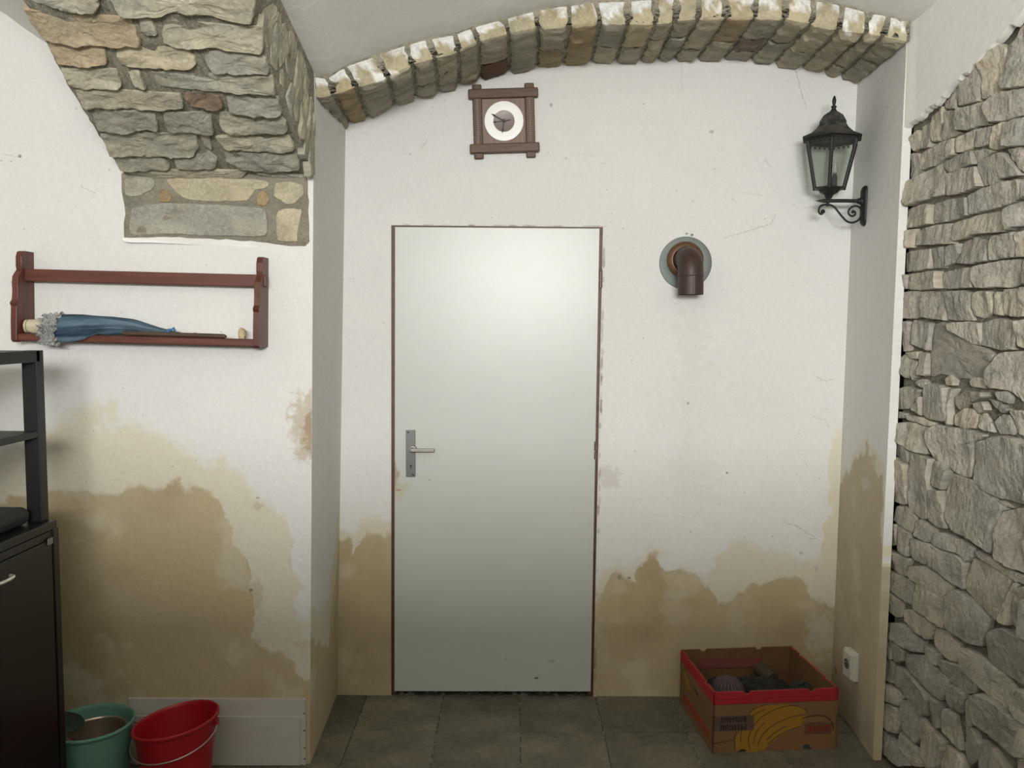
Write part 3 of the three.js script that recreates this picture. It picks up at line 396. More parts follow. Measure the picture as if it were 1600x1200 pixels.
// ---------------------------------------------------------------- the rubble wall on the right
const WA = 10 * Math.PI / 180, W0 = onZ(1421, 240, ZA - 0.02).setY(0), WD = V(Math.sin(WA), 0, Math.cos(WA)), WN = V(-Math.cos(WA), 0, Math.sin(WA));
const onRight = (px, py) => { const p = hit(px, py, W0, WN); return [p.clone().sub(W0).dot(WD), p.y]; };
const Sr = (u, v) => W0.clone().addScaledVector(WD, u).addScaledVector(WN, -0.014).setY(v), Nr = () => WN;
{
  const c = [Sr(-0.012, -0.1), Sr(5.4, -0.1), Sr(5.4, 3.2), Sr(-0.012, 3.2)].map((p) => p.addScaledVector(WN, -0.007));
  const wall = struct('wall_right', slab([c[0], c[1], c[2], c[3]], WN.clone().multiplyScalar(-0.3), (p) => [p.z * 2.2, p.y * 2.2]), darkMortarMat);
  const panel = (ox, oy, k, list) => { for (const q of list) { const poly = q.map(([x, y]) => onRight(ox + x / k, oy + y / k)); RW.push(poly); } }, RW = [];
  const K = 1200 / 220;
  panel(1380, 0, K, [
    [[1040, 400], [1110, 330], [1160, 230], [1200, 180], [1300, 90], [1300, 735], [1200, 740], [1140, 755], [1030, 760], [1000, 700], [1045, 600]], [[830, 540], [900, 490], [930, 430], [990, 370], [1040, 400], [1045, 600], [1010, 690], [1000, 770], [900, 810], [830, 850], [850, 700]],
    [[640, 750], [700, 680], [780, 590], [830, 540], [840, 700], [810, 860], [750, 880], [640, 905], [625, 830]], [[510, 870], [570, 830], [600, 760], [640, 745], [625, 850], [620, 925], [520, 925]],
  ]);
  panel(1380, 180, K, [
    [[225, 190], [300, 120], [305, 160], [300, 280], [240, 310], [225, 260]], [[310, 110], [340, 80], [405, 50], [405, 250], [390, 270], [305, 285]], [[415, 10], [470, -40], [510, -80], [515, 60], [470, 110], [450, 170], [480, 215], [430, 230], [410, 180]], [[475, 140], [515, 60], [520, -40], [610, -40], [605, 60], [620, 140], [650, 150], [560, 190], [485, 210], [450, 170]],
    [[610, 20], [650, -60], [780, -90], [900, -130], [905, -30], [885, 20], [905, 80], [790, 95], [720, 125], [620, 130]], [[900, -60], [930, -120], [1000, -200], [1140, -220], [1300, -240], [1300, -20], [1140, 10], [1030, 50], [940, 65], [910, 0]],
    [[225, 330], [290, 320], [295, 400], [290, 470], [320, 480], [250, 515], [210, 535], [215, 420]], [[320, 310], [400, 270], [480, 225], [585, 195], [595, 310], [590, 335], [490, 385], [430, 430], [300, 465], [300, 400]], [[600, 190], [700, 150], [770, 110], [775, 140], [745, 230], [740, 280], [690, 300], [605, 320]],
    [[780, 130], [810, 110], [900, 90], [915, 200], [890, 245], [800, 270], [760, 270], [760, 230]], [[920, 90], [1025, 50], [1030, 200], [1035, 270], [950, 300], [900, 285], [900, 200]], [[1030, 70], [1110, 30], [1300, -10], [1300, 240], [1130, 265], [1040, 270], [1030, 180]],
    [[210, 560], [330, 490], [430, 440], [490, 405], [495, 500], [500, 600], [490, 680], [380, 715], [240, 775], [205, 735]], [[500, 400], [590, 350], [690, 310], [750, 300], [775, 390], [790, 415], [650, 455], [540, 490], [505, 450]], [[760, 300], [860, 290], [940, 300], [850, 350], [805, 400], [800, 425]],
    [[510, 500], [560, 480], [680, 450], [800, 435], [815, 520], [845, 605], [740, 645], [600, 680], [520, 685], [505, 600]], [[820, 395], [900, 350], [1010, 315], [1050, 350], [1150, 470], [1170, 510], [1080, 530], [980, 540], [930, 590], [860, 605], [825, 520], [805, 450]], [[1040, 290], [1150, 270], [1170, 300], [1120, 400], [1090, 390]], [[1170, 300], [1300, 260], [1300, 480], [1200, 490], [1150, 460], [1125, 400]],
    [[195, 800], [240, 785], [330, 760], [405, 755], [405, 930], [300, 950], [195, 965]], [[415, 755], [540, 720], [720, 695], [725, 850], [640, 880], [540, 905], [415, 925]], [[735, 690], [860, 620], [1010, 570], [1150, 540], [1170, 560], [1165, 710], [1080, 750], [930, 800], [740, 850]], [[1175, 560], [1300, 510], [1300, 680], [1175, 710]],
    [[180, 985], [270, 970], [245, 1060], [240, 1125], [165, 1135]], [[260, 1010], [310, 965], [375, 955], [355, 1040], [345, 1105], [260, 1110], [250, 1060]], [[385, 960], [420, 935], [560, 920], [575, 1060], [600, 1095], [500, 1100], [355, 1110], [360, 1040]], [[585, 920], [700, 880], [840, 840], [1040, 805], [1055, 990], [980, 1000], [760, 1015], [680, 1060], [590, 1075], [580, 1000]], [[1060, 800], [1140, 760], [1300, 700], [1300, 920], [1100, 960], [1060, 990]],
  ]);
  panel(1380, 380, K, [
    [[170, 80], [240, 65], [410, 45], [405, 215], [310, 235], [165, 245]], [[420, 40], [535, 25], [520, 120], [515, 210], [415, 215]], [[545, 30], [600, 15], [650, 5], [640, 90], [580, 170], [525, 200], [530, 110]], [[655, 0], [760, -50], [890, -30], [905, 20], [890, 155], [720, 180], [600, 170], [650, 90]], [[910, 10], [950, -60], [1060, -85], [1100, -100], [1140, 0], [1120, 120], [1020, 130], [910, 150]], [[1130, -80], [1300, -150], [1300, 100], [1130, 120]],
    [[160, 270], [205, 265], [200, 390], [155, 390]], [[215, 260], [300, 250], [470, 230], [485, 390], [330, 400], [205, 395]], [[490, 250], [600, 220], [770, 205], [785, 380], [560, 390], [490, 385]], [[795, 200], [930, 160], [1120, 135], [1165, 140], [1170, 355], [1080, 375], [810, 385], [790, 300]], [[1180, 130], [1300, 120], [1300, 345], [1185, 345]],
    [[150, 420], [220, 410], [320, 410], [305, 530], [310, 635], [200, 640], [130, 640]], [[325, 430], [350, 405], [500, 415], [515, 430], [525, 560], [525, 660], [430, 645], [320, 630], [310, 540]], [[530, 410], [700, 400], [740, 430], [720, 560], [750, 660], [640, 660], [540, 650], [530, 540]], [[745, 450], [790, 410], [900, 410], [915, 500], [905, 600], [840, 635], [750, 620], [735, 540]], [[920, 420], [985, 410], [1010, 540], [1010, 620], [930, 600], [915, 520]], [[995, 400], [1140, 380], [1145, 470], [1200, 560], [1200, 630], [1080, 625], [1020, 600]], [[1150, 375], [1300, 360], [1300, 600], [1205, 560], [1150, 470]],
    [[140, 670], [220, 665], [205, 780], [210, 860], [220, 910], [155, 925], [150, 800]], [[245, 655], [400, 680], [390, 800], [385, 915], [300, 890], [215, 855], [215, 770]], [[560, 680], [700, 670], [810, 680], [815, 800], [800, 870], [740, 860], [640, 790], [555, 735]], [[820, 680], [950, 640], [1140, 670], [1145, 780], [1110, 910], [1000, 915], [810, 870]], [[1150, 660], [1300, 640], [1300, 920], [1160, 890], [1145, 780]],
    [[110, 990], [180, 940], [240, 990], [225, 1100], [210, 1150], [130, 1100]], [[185, 930], [300, 920], [290, 990], [225, 980]], [[240, 1000], [290, 1000], [285, 1120], [240, 1165], [225, 1100]], [[305, 930], [375, 935], [370, 1130], [300, 1130]], [[945, 1010], [1000, 930], [1140, 920], [1300, 920], [1300, 1400], [1180, 1360], [1100, 1270], [1060, 1250], [950, 1240], [880, 1200], [890, 1100]], [[830, 960], [940, 945], [930, 1010], [840, 990]],
  ]);
  panel(1380, 580, K, [
    [[510, 70], [560, 30], [605, 80], [590, 125], [520, 120]], [[720, 80], [770, 50], [860, 70], [860, 150], [730, 130]], [[110, 150], [200, 130], [320, 160], [260, 260], [210, 320], [100, 325], [120, 230]], [[260, 80], [340, 70], [370, 110], [330, 140], [270, 110]], [[340, 130], [370, 100], [490, 120], [530, 140], [545, 300], [540, 430], [480, 420], [410, 420], [325, 370], [320, 280]], [[240, 300], [325, 210], [320, 380], [230, 330]], [[535, 150], [620, 150], [580, 230], [560, 320], [580, 450], [545, 460], [540, 330]],
    [[590, 220], [700, 170], [860, 180], [880, 220], [770, 260], [700, 300], [640, 330], [590, 280]], [[590, 370], [680, 310], [770, 330], [795, 420], [780, 490], [680, 490], [600, 460]], [[800, 380], [840, 360], [910, 460], [920, 520], [830, 510], [795, 450]], [[935, 430], [1000, 370], [1060, 380], [1110, 520], [1080, 545], [960, 530]], [[945, 170], [1050, 170], [1080, 220], [1060, 280], [960, 240]], [[880, 240], [960, 260], [1060, 330], [1010, 360], [930, 310]], [[760, 270], [850, 260], [880, 330], [800, 360], [760, 320]], [[1070, 330], [1180, 340], [1300, 390], [1300, 600], [1200, 560], [1130, 540], [1110, 460]],
    [[190, 370], [340, 400], [430, 440], [420, 475], [380, 470], [200, 410]], [[100, 345], [180, 360], [180, 400], [110, 400]], [[140, 440], [220, 430], [350, 470], [400, 480], [370, 560], [375, 710], [300, 700], [200, 650], [140, 600], [135, 520]], [[400, 500], [470, 455], [600, 480], [740, 500], [860, 545], [800, 590], [745, 620], [730, 760], [710, 905], [640, 890], [530, 820], [430, 740], [395, 640], [390, 560]], [[750, 620], [870, 570], [1000, 550], [1130, 580], [1300, 660], [1300, 1180], [1200, 1140], [1080, 1110], [930, 1070], [820, 1010], [740, 940], [745, 760]],
    [[90, 640], [140, 610], [210, 660], [200, 760], [185, 790], [130, 750], [85, 700]], [[85, 730], [130, 760], [190, 800], [190, 950], [180, 1140], [120, 1130], [65, 1090], [75, 900]], [[205, 680], [300, 710], [420, 750], [395, 840], [395, 980], [375, 1110], [360, 1260], [320, 1270], [200, 1190], [195, 950]], [[420, 770], [470, 760], [555, 860], [540, 920], [500, 1010], [430, 990], [395, 960], [400, 850]], [[400, 1010], [500, 1020], [510, 1150], [520, 1350], [440, 1330], [365, 1280], [385, 1130]],
    [[560, 870], [680, 910], [730, 940], [800, 1010], [920, 1080], [1040, 1180], [990, 1200], [960, 1400], [940, 1560], [850, 1510], [700, 1420], [570, 1360], [525, 1260], [510, 1040]], [[930, 1100], [1000, 1110], [1090, 1170], [960, 1140]],
  ]);
  panel(1370, 780, 1255 / 230, [
    [[1050, 110], [1160, 80], [1340, 60], [1340, 670], [1255, 620], [1160, 590], [1040, 510], [1020, 420], [1030, 250]], [[145, 60], [230, 65], [310, 160], [295, 290], [200, 240], [130, 180]], [[310, 180], [360, 175], [490, 270], [480, 380], [400, 360], [310, 310]], [[490, 280], [560, 290], [680, 340], [660, 460], [560, 430], [485, 380]], [[680, 340], [800, 410], [800, 490], [745, 545], [700, 470], [665, 460]], [[820, 430], [980, 500], [1220, 690], [1210, 710], [980, 570], [820, 480]], [[990, 555], [1120, 590], [1340, 690], [1300, 740], [1225, 700], [1060, 620]],
    [[110, 220], [150, 210], [145, 390], [110, 400]], [[155, 220], [290, 300], [265, 380], [280, 490], [200, 460], [150, 400]], [[275, 390], [310, 335], [460, 390], [560, 440], [700, 490], [750, 550], [740, 640], [735, 780], [640, 720], [480, 600], [290, 500]], [[800, 500], [980, 580], [1160, 690], [1100, 840], [1030, 1040], [970, 1010], [870, 910], [740, 790], [750, 650]], [[1170, 700], [1215, 720], [1150, 900], [1130, 1080], [1040, 1050], [1080, 900]],
    [[90, 430], [200, 480], [280, 510], [245, 590], [260, 660], [200, 650], [100, 590]], [[265, 570], [400, 570], [500, 640], [630, 750], [590, 830], [560, 860], [420, 780], [280, 680], [255, 620]], [[75, 600], [190, 650], [280, 690], [290, 760], [285, 910], [210, 860], [80, 760]], [[300, 760], [330, 700], [440, 790], [570, 860], [590, 1110], [540, 1090], [420, 1010], [300, 940]], [[620, 780], [680, 770], [760, 830], [870, 920], [960, 1020], [920, 1190], [900, 1260], [820, 1240], [640, 1130], [600, 1060], [595, 860]], [[1180, 760], [1340, 740], [1340, 1230], [1255, 1190], [1160, 1080], [1140, 980], [1165, 860]],
    [[70, 770], [190, 870], [200, 960], [190, 1010], [130, 1000], [55, 920]], [[205, 940], [290, 950], [420, 1030], [480, 1090], [470, 1160], [440, 1200], [330, 1150], [200, 1040]],
  ]);
  panel(1360, 970, 1252 / 240, [
    [[170, 20], [240, 20], [370, 130], [430, 170], [430, 265], [370, 255], [270, 220], [170, 140]], [[510, 60], [600, 80], [650, 140], [720, 200], [715, 340], [640, 330], [560, 270], [515, 190]], [[950, 110], [1000, 70], [1100, 60], [1340, 210], [1340, 590], [1252, 540], [1140, 470], [1000, 380], [940, 300], [945, 200]], [[730, 220], [800, 230], [920, 320], [1060, 430], [1180, 570], [1150, 600], [1130, 730], [1040, 690], [940, 590], [840, 490], [750, 390], [725, 300]], [[440, 190], [550, 280], [545, 370], [500, 350], [440, 270]], [[170, 160], [280, 240], [270, 330], [220, 350], [170, 320]], [[105, 20], [160, 20], [160, 320], [100, 270]],
    [[290, 270], [440, 280], [530, 380], [640, 490], [620, 590], [600, 650], [520, 610], [400, 490], [290, 380], [275, 310]], [[560, 320], [720, 360], [860, 520], [830, 590], [760, 600], [640, 490], [560, 400]], [[90, 290], [165, 330], [170, 430], [180, 520], [110, 490], [85, 440]], [[180, 360], [290, 400], [390, 500], [490, 610], [480, 750], [460, 780], [350, 690], [230, 560], [180, 500]], [[90, 500], [200, 560], [270, 620], [250, 640], [220, 700], [90, 630]], [[640, 510], [740, 580], [770, 640], [750, 740], [700, 760], [620, 700], [625, 600]],
    [[490, 620], [580, 660], [570, 760], [560, 880], [520, 880], [480, 790]], [[600, 710], [680, 770], [700, 900], [740, 1070], [660, 1010], [580, 900], [585, 780]], [[860, 600], [920, 590], [1060, 690], [1160, 790], [1340, 930], [1340, 1190], [1150, 1110], [1000, 980], [870, 850], [850, 700]], [[770, 640], [840, 640], [840, 850], [790, 870], [760, 780]], [[90, 650], [210, 710], [245, 830], [210, 920], [150, 900], [95, 830]], [[230, 660], [300, 640], [400, 800], [400, 950], [350, 1000], [260, 890]],
    [[400, 780], [500, 900], [600, 990], [560, 1200], [450, 1200], [390, 1080], [400, 950]], [[90, 880], [200, 1000], [330, 1180], [250, 1190], [80, 1060]], [[230, 900], [370, 1060], [480, 1190], [340, 1190], [220, 1010]], [[570, 1000], [720, 1090], [780, 1240], [570, 1240]], [[750, 850], [830, 880], [890, 1000], [880, 1150], [790, 1190], [750, 1050]], [[890, 960], [1000, 1050], [1150, 1250], [880, 1240]], [[1170, 600], [1340, 560], [1340, 880], [1252, 840], [1180, 800], [1150, 720]],
  ]);
  const R = rng(15), tones = [[0.47, 0.43, 0.345], [0.43, 0.395, 0.325], [0.51, 0.46, 0.365], [0.40, 0.37, 0.315], [0.45, 0.41, 0.34]];
  for (const poly of RW) part(wall, 'stone', stoneGeo(poly, Sr, Nr, { color: tones[Math.floor(R() * 5)], h: 0.008 + 0.014 * R(), base: 0.03, rough: 0.0052, gap: -0.0012, jit: 0.0025, bevel: 0.004, round: 0.05, slant: 0.42, freq: 34, fv: 11, seg: 0.008 }), rubbleMat);
  // the same masonry goes on past the frame's edge
  const more = []; const u9 = onRight(1611, 600)[0];
  for (let y = 0.02; y < 2.5;) { const hh = 0.06 + 0.07 * R(); for (let u = u9 - 0.01 + 0.03 * R(); u < u9 + 1.0;) { const w = 0.09 + 0.17 * R(), e = () => (R() - 0.5) * 0.014; more.push(stoneGeo([[u, y + e()], [u + w / 2, y + e()], [u + w, y + e()], [u + w + e(), y + hh / 2], [u + w, y + hh + e()], [u + w / 2, y + hh + e()], [u, y + hh + e()], [u + e(), y + hh / 2]], Sr, Nr, { color: tones[Math.floor(R() * 5)], h: 0.008 + 0.014 * R(), base: 0.03, rough: 0.0052, gap: 0.001, jit: 0.0025, bevel: 0.004, round: 0.05, slant: 0.42, freq: 34, fv: 11, seg: 0.014 })); u += w + 0.003; } y += hh + 0.003; }
  part(wall, 'stone_courses', mergeGeometries(more), rubbleMat).userData.kind = 'stuff';
  const patch = [[410, 690], [530, 680], [560, 740], [740, 870], [830, 890], [900, 930], [920, 990], [880, 1150], [600, 1150], [480, 1100], [385, 1150], [380, 930]].map(([x, y]) => onRight(1380 + x / K, 380 + y / K));
  part(wall, 'mortar_patch', stoneGeo(patch, Sr, Nr, { color: [0.33, 0.30, 0.25], h: 0.002, base: 0.02, rough: 0.0035, freq: 60, fv: 60, seg: 0.008, gap: -0.004, slant: 0 }), stoneMat);
}
// plaster over the top of the rubble wall, its lower edge ragged
{
  const edge = curve([[-0.3, onRight(1418, 208)[1] + 0.02], onRight(1412, 209), onRight(1418, 205), onRight(1440, 186), onRight(1470, 160), onRight(1500, 130), onRight(1530, 102), onRight(1565, 66), onRight(1600, 28), [0.95, 2.9], [3, 3.2]]);
  const pos = [], uv = [], idx = [], rows = 9; let n = 0;
  for (let u = -0.012; u <= 1.3; u += 0.008, n++) {
    const y0 = edge(u) + (fbm(u * 70, 2, 3) - 0.5) * 0.022, k = sm(-0.012, 0.05, u);
    for (let j = 0; j < rows; j++) { const t = Math.max(0, j - 2) / (rows - 3), y = j < 2 ? y0 + (j ? 0.001 : 0.0) : mix(y0 + 0.006, 3.15, t * t), off = j === 0 ? -0.01 : j === 1 ? 0.008 : 0.017; const p = Sr(u, y).addScaledVector(WN, 0.014 + mix(off + 0.006, off, k)); pos.push(p.x, p.y, p.z); uv.push(u / 0.7, y / 0.7); }
  }
  for (let i = 0; i < n - 1; i++) for (let j = 0; j < rows - 1; j++) { const a = i * rows + j; idx.push(a, a + rows, a + rows + 1, a, a + rows + 1, a + 1); }
  const g = new THREE.BufferGeometry(); g.setAttribute('position', new THREE.Float32BufferAttribute(pos, 3)); g.setAttribute('uv', new THREE.Float32BufferAttribute(uv, 2)); g.setIndex(idx);
  struct('trim_1', toCreasedNormals(g, 0.8), M({ color: lin(0.72, 0.70, 0.655), roughness: 0.9, bumpMap: rep(plasterBump, 1, 1), bumpScale: 0.004, side: THREE.DoubleSide }));
}

// ---------------------------------------------------------------- the door in its steel frame
{
  const door = struct('door_1', null), steel = M({ map: woodTex([0.05, 0.018, 0.012], [0.11, 0.045, 0.03]), roughness: 0.5 });
  const a = onZ(617.5, 355, ZB + 0.012), b = onZ(936.5, 357.5, ZB + 0.012), c = onZ(922.5, 1080.5, ZB + 0.012), d = onZ(616.5, 1080, ZB + 0.012);
  // a hollow-core leaf with fine orange-peel paint, scuffs and a rust run under the lock
  const P = new Paint(d.x - 0.02, 0, 0.95, 2.05, 420, (x, y) => { const v = 0.985 + 0.05 * (fbm(x * 8, y * 8, 4) - 0.5); return [0.555 * v, 0.575 * v, 0.535 * v]; });
  const dp = (px, py, rx, ry, col, al, rg) => { const p = onZ(px, py, ZB + 0.012); P.dot(p.x, p.y, rx / 375, ry / 375, col, al, rg); };
  dp(616, 745, 9, 22, [0.3, 0.17, 0.09], 0.6, 0.6); dp(624, 765, 14, 18, [0.5, 0.47, 0.3], 0.6, 0.7); dp(622, 766, 6, 2, [0.3, 0.2, 0.12], 0.7, 0.5); dp(665, 705, 34, 16, [0.5, 0.485, 0.41], 0.3, 0.9); dp(671, 750, 1.5, 1.5, [0.2, 0.2, 0.2], 0.8, 0.2);
  dp(838, 1060, 4, 1.8, [0.1, 0.09, 0.08], 0.9, 0.3); dp(861, 1033, 7, 4, [0.25, 0.24, 0.22], 0.45, 0.8); dp(790, 1030, 1.5, 4, [0.3, 0.29, 0.27], 0.5, 0.5);
  const g = extrude([[d.x, d.y], [c.x, c.y], [b.x, b.y], [a.x, a.y]], 0.034, 0.0015); g.translate(0, 0, ZB - 0.026);
  for (let i = 0; i < g.attributes.uv.count; i++) g.attributes.uv.setXY(i, (g.attributes.position.getX(i) - P.x0) / P.W, g.attributes.position.getY(i) / P.H);
  const leaf = part(door, 'door_leaf', g, M({ map: P.texture(), roughness: 0.34, bumpMap: rep(plasterBump, 3, 6), bumpScale: 0.0004 }));
  for (const [p, q, n] of [[doorBL, doorTL, V(1, 0, 0)], [doorTL, doorTR, V(0, -1, 0)], [doorTR, doorBR, V(-1, 0, 0)]]) {
    const w = 0.024, e = n.clone().multiplyScalar(w), pts = [p.clone().setZ(0), q.clone().setZ(0), q.clone().setZ(0).add(e), p.clone().setZ(0).add(e)].map((v) => [v.x, Math.max(v.y, 0)]);
    const fg = extrude(pts, 0.1); fg.translate(0, 0, ZB - 0.098 + (n.y ? 0.0012 : 0)); part(door, 'door_frame', fg, steel);
  }
  part(door, 'door_backing', at(new THREE.BoxGeometry(0.96, 2.06, 0.02), (d.x + c.x) / 2, 1.03, ZB - 0.125), M({ color: lin(0.03, 0.028, 0.025), roughness: 0.9 }));
  // lock plate, lever, keyhole, screws
  const metal = M({ color: lin(0.15, 0.165, 0.16), metalness: 0.85, roughness: 0.45 }), black = M({ color: lin(0.01, 0.01, 0.01), roughness: 0.7 });
  const zf = ZB + 0.012, l0 = onZ(634.5, 745, zf), l1 = onZ(649, 672, zf), cx = (l0.x + l1.x) / 2, cy = (l0.y + l1.y) / 2;
  const plate = part(door, 'lock_plate', at(rbox(l1.x - l0.x, l1.y - l0.y, 0.006, 0.0015), cx, cy, zf + 0.001), metal);
  const hv = onZ(645, 703.5, zf + 0.045), he = onZ(679, 703, zf + 0.045);
  const lever = merge([at(new THREE.CylinderGeometry(0.014, 0.016, 0.012, 20).rotateX(Math.PI / 2), hv.x - 0.004, hv.y, zf + 0.008), at(new THREE.CylinderGeometry(0.008, 0.009, 0.045, 16).rotateX(Math.PI / 2), hv.x - 0.004, hv.y, zf + 0.03), at(rbox(he.x - hv.x + 0.012, 0.016, 0.01, 0.004), (hv.x - 0.012 + he.x) / 2, hv.y, zf + 0.05)]);
  part(plate, 'door_handle', lever, M({ color: lin(0.3, 0.285, 0.25), metalness: 0.8, roughness: 0.4 }));
  const kh = onZ(642, 729, zf); part(plate, 'keyhole', merge([at(new THREE.CylinderGeometry(0.0036, 0.0036, 0.003, 14).rotateX(Math.PI / 2), kh.x, kh.y + 0.004, zf + 0.004), at(rbox(0.0034, 0.012, 0.003, 0.001), kh.x, kh.y - 0.003, zf + 0.004)]), black);
  for (const [px, py] of [[638, 675.5], [645.5, 741.5]]) { const s = onZ(px, py, zf); part(plate, 'screw', at(new THREE.SphereGeometry(0.0034, 12, 8), s.x, s.y, zf + 0.004), black); }
  for (const [px, py] of [[938.5, 437], [931, 705]]) {
    const s = onZ(px, py, ZB + 0.01), hg = merge([at(new THREE.CylinderGeometry(0.0075, 0.0075, 0.032, 14), 0, 0.018, 0), at(new THREE.CylinderGeometry(0.0075, 0.0075, 0.032, 14), 0, -0.018, 0), at(new THREE.SphereGeometry(0.0075, 12, 8), 0, 0.037, 0), at(rbox(0.012, 0.06, 0.003, 0.001), -0.004, 0, -0.008)]);
    part(door, 'hinge', at(hg, s.x, s.y, ZB + 0.012), M({ color: lin(0.16, 0.12, 0.1), metalness: 0.5, roughness: 0.45 }));
  }
}

// ---------------------------------------------------------------- the wall clock
const clockWood = M({ map: woodTex([0.05, 0.028, 0.017], [0.15, 0.088, 0.055]), roughness: 0.55 }), clockBoard = M({ map: woodTex([0.15, 0.1, 0.075], [0.28, 0.195, 0.15]), roughness: 0.6 });
{
  const c = onZ(787.5, 191, ZB), k = 1 / 372, clock = thing('wall_clock', 'square wooden wall clock with crossed bars and a white ring dial above the door', 'clock', c);
  clock.rotation.z = 0.034;
  const uvx = (g, rot) => { for (let i = 0; i < g.attributes.uv.count; i++) { const x = g.attributes.position.getX(i), y = g.attributes.position.getY(i) + g.attributes.position.getZ(i); g.attributes.uv.setXY(i, (rot ? y : x) * 3, (rot ? x : y) * 3); } return g; };
  part(clock, 'backboard', uvx(at(rbox(80 * k, 78 * k, 0.012, 0.002), 0, 0, 0.01), true), clockBoard);
  for (const s of [-1, 1]) {
    const bar = part(clock, 'upright_bar', uvx(at(rbox(14.5 * k, 113 * k, 0.02, 0.005), s * 40.5 * k, 0, 0.016), true), clockWood);
    const notches = []; for (let i = 0; i < 24; i++) notches.push(at(rbox(3.2 * k, 1.3 * k, 0.003, 0.0008, 1), s * 40.5 * k, (-34 + i * 2.95) * k, 0.0268));
    part(bar, 'notched_inlay', merge(notches), M({ color: lin(0.34, 0.24, 0.18), roughness: 0.6 }));
    part(clock, 'cross_bar', uvx(at(rbox(108 * k, 14.5 * k, 0.024, 0.006), 0, s * 41.5 * k, 0.024)), clockWood);
  }
  const ring = lathe([[16.3 * k, 0], [16.3 * k, 0.005], [17 * k, 0.0065], [29.6 * k, 0.0065], [30.3 * k, 0.005], [30.3 * k, 0]], 64).rotateX(Math.PI / 2);
  part(clock, 'dial_ring', at(ring, 0, 0, 0.0165), M({ color: lin(0.97, 0.965, 0.94), roughness: 0.25, side: THREE.DoubleSide }), 'bright white dial ring');
  const dish = lathe([[0, 0.002], [9 * k, 0.0025], [16.3 * k, 0.004]], 48).rotateX(Math.PI / 2);
  part(clock, 'dial_centre', at(dish, 0, 0, 0.0165), new THREE.MeshPhysicalMaterial({ color: lin(0.17, 0.12, 0.1), roughness: 0.4, clearcoat: 1, clearcoatRoughness: 0.08, side: THREE.DoubleSide }));
  const black = M({ color: lin(0.012, 0.01, 0.01), roughness: 0.5 });
  const hand = (deg, len, tail, w, z) => { const s = [[-w, -tail], [w, -tail], [w * 0.7, len * 0.62], [w * 1.9, len * 0.72], [0, len], [-w * 1.9, len * 0.72], [-w * 0.7, len * 0.62]]; const g = extrude(s, 0.0008); g.rotateZ(deg * Math.PI / 180); return at(g, 0, 0, z); };
  part(clock, 'minute_hand', hand(60, 23 * k, 3 * k, 1.0 * k, 0.0245), black); part(clock, 'hour_hand', hand(170, 19 * k, 3 * k, 1.2 * k, 0.0235), black); part(clock, 'second_hand', hand(96, 18 * k, 10 * k, 0.55 * k, 0.0255), black);
  part(clock, 'hand_hub', at(new THREE.CylinderGeometry(2 * k, 2 * k, 0.006, 16).rotateX(Math.PI / 2), 0, 0, 0.0255), black);
}

// ---------------------------------------------------------------- stove pipe
{
  const c = onZ(1071, 411, ZB), t = thing('stove_pipe', 'brown metal stovepipe elbow turning down from a grey wall rosette', 'pipe', c);
  const brown = M({ map: woodTex([0.042, 0.022, 0.017], [0.062, 0.034, 0.027], 0.5), roughness: 0.5, metalness: 0.1 }), rusty = M({ color: lin(0.14, 0.07, 0.035), roughness: 0.45, metalness: 0.3 });
  part(t, 'rosette', lathe([[0.062, 0.0], [0.062, 0.006], [0.1, 0.007], [0.106, 0.004], [0.109, 0.006], [0.111, 0.003], [0.111, -0.002]], 56).rotateX(Math.PI / 2), M({ color: lin(0.15, 0.17, 0.155), roughness: 0.55, metalness: 0.4, side: THREE.DoubleSide }), 'round grey metal rosette');
  part(t, 'collar', at(lathe([[0.058, 0], [0.074, 0.004], [0.077, 0.014], [0.073, 0.024], [0.06, 0.03], [0.056, 0.03]], 48).rotateX(Math.PI / 2), -0.004, 0.012, 0.004), rusty, 'rusty brown collar ring');
  // elbow: out from the wall, then bent down
  const path = new THREE.CurvePath(), o = V(-0.004, 0.012, 0), rb = 0.068;
  path.add(new THREE.LineCurve3(o.clone().add(V(0, 0, 0.0)), o.clone().add(V(0, 0, 0.055)))); const p1 = o.clone().add(V(0, 0, 0.055));
  path.add(new THREE.QuadraticBezierCurve3(p1, p1.clone().add(V(0, 0, rb)), p1.clone().add(V(0.001, -rb, rb)))); const p2 = p1.clone().add(V(0.001, -rb, rb));
  path.add(new THREE.LineCurve3(p2, p2.clone().add(V(0.001, -0.082, 0))));
  const outer = new THREE.TubeGeometry(path, 60, 0.052, 36), inner = new THREE.TubeGeometry(path, 60, 0.0495, 36);
  part(t, 'elbow', outer, brown); part(t, 'pipe_lining', inner, M({ color: lin(0.02, 0.016, 0.014), roughness: 0.9, side: THREE.DoubleSide }));
  const e = p2.clone().add(V(0.001, -0.04, 0)); part(t, 'seam', at(rbox(0.004, 0.085, 0.003, 0.001), e.x + 0.004, e.y, e.z + 0.052), M({ color: lin(0.1, 0.065, 0.055), roughness: 0.4 }));
  part(t, 'elbow_joint', at(new THREE.TorusGeometry(0.0525, 0.0022, 8, 40).rotateX(Math.PI / 2), p2.x, p2.y - 0.006, p2.z), brown);
}

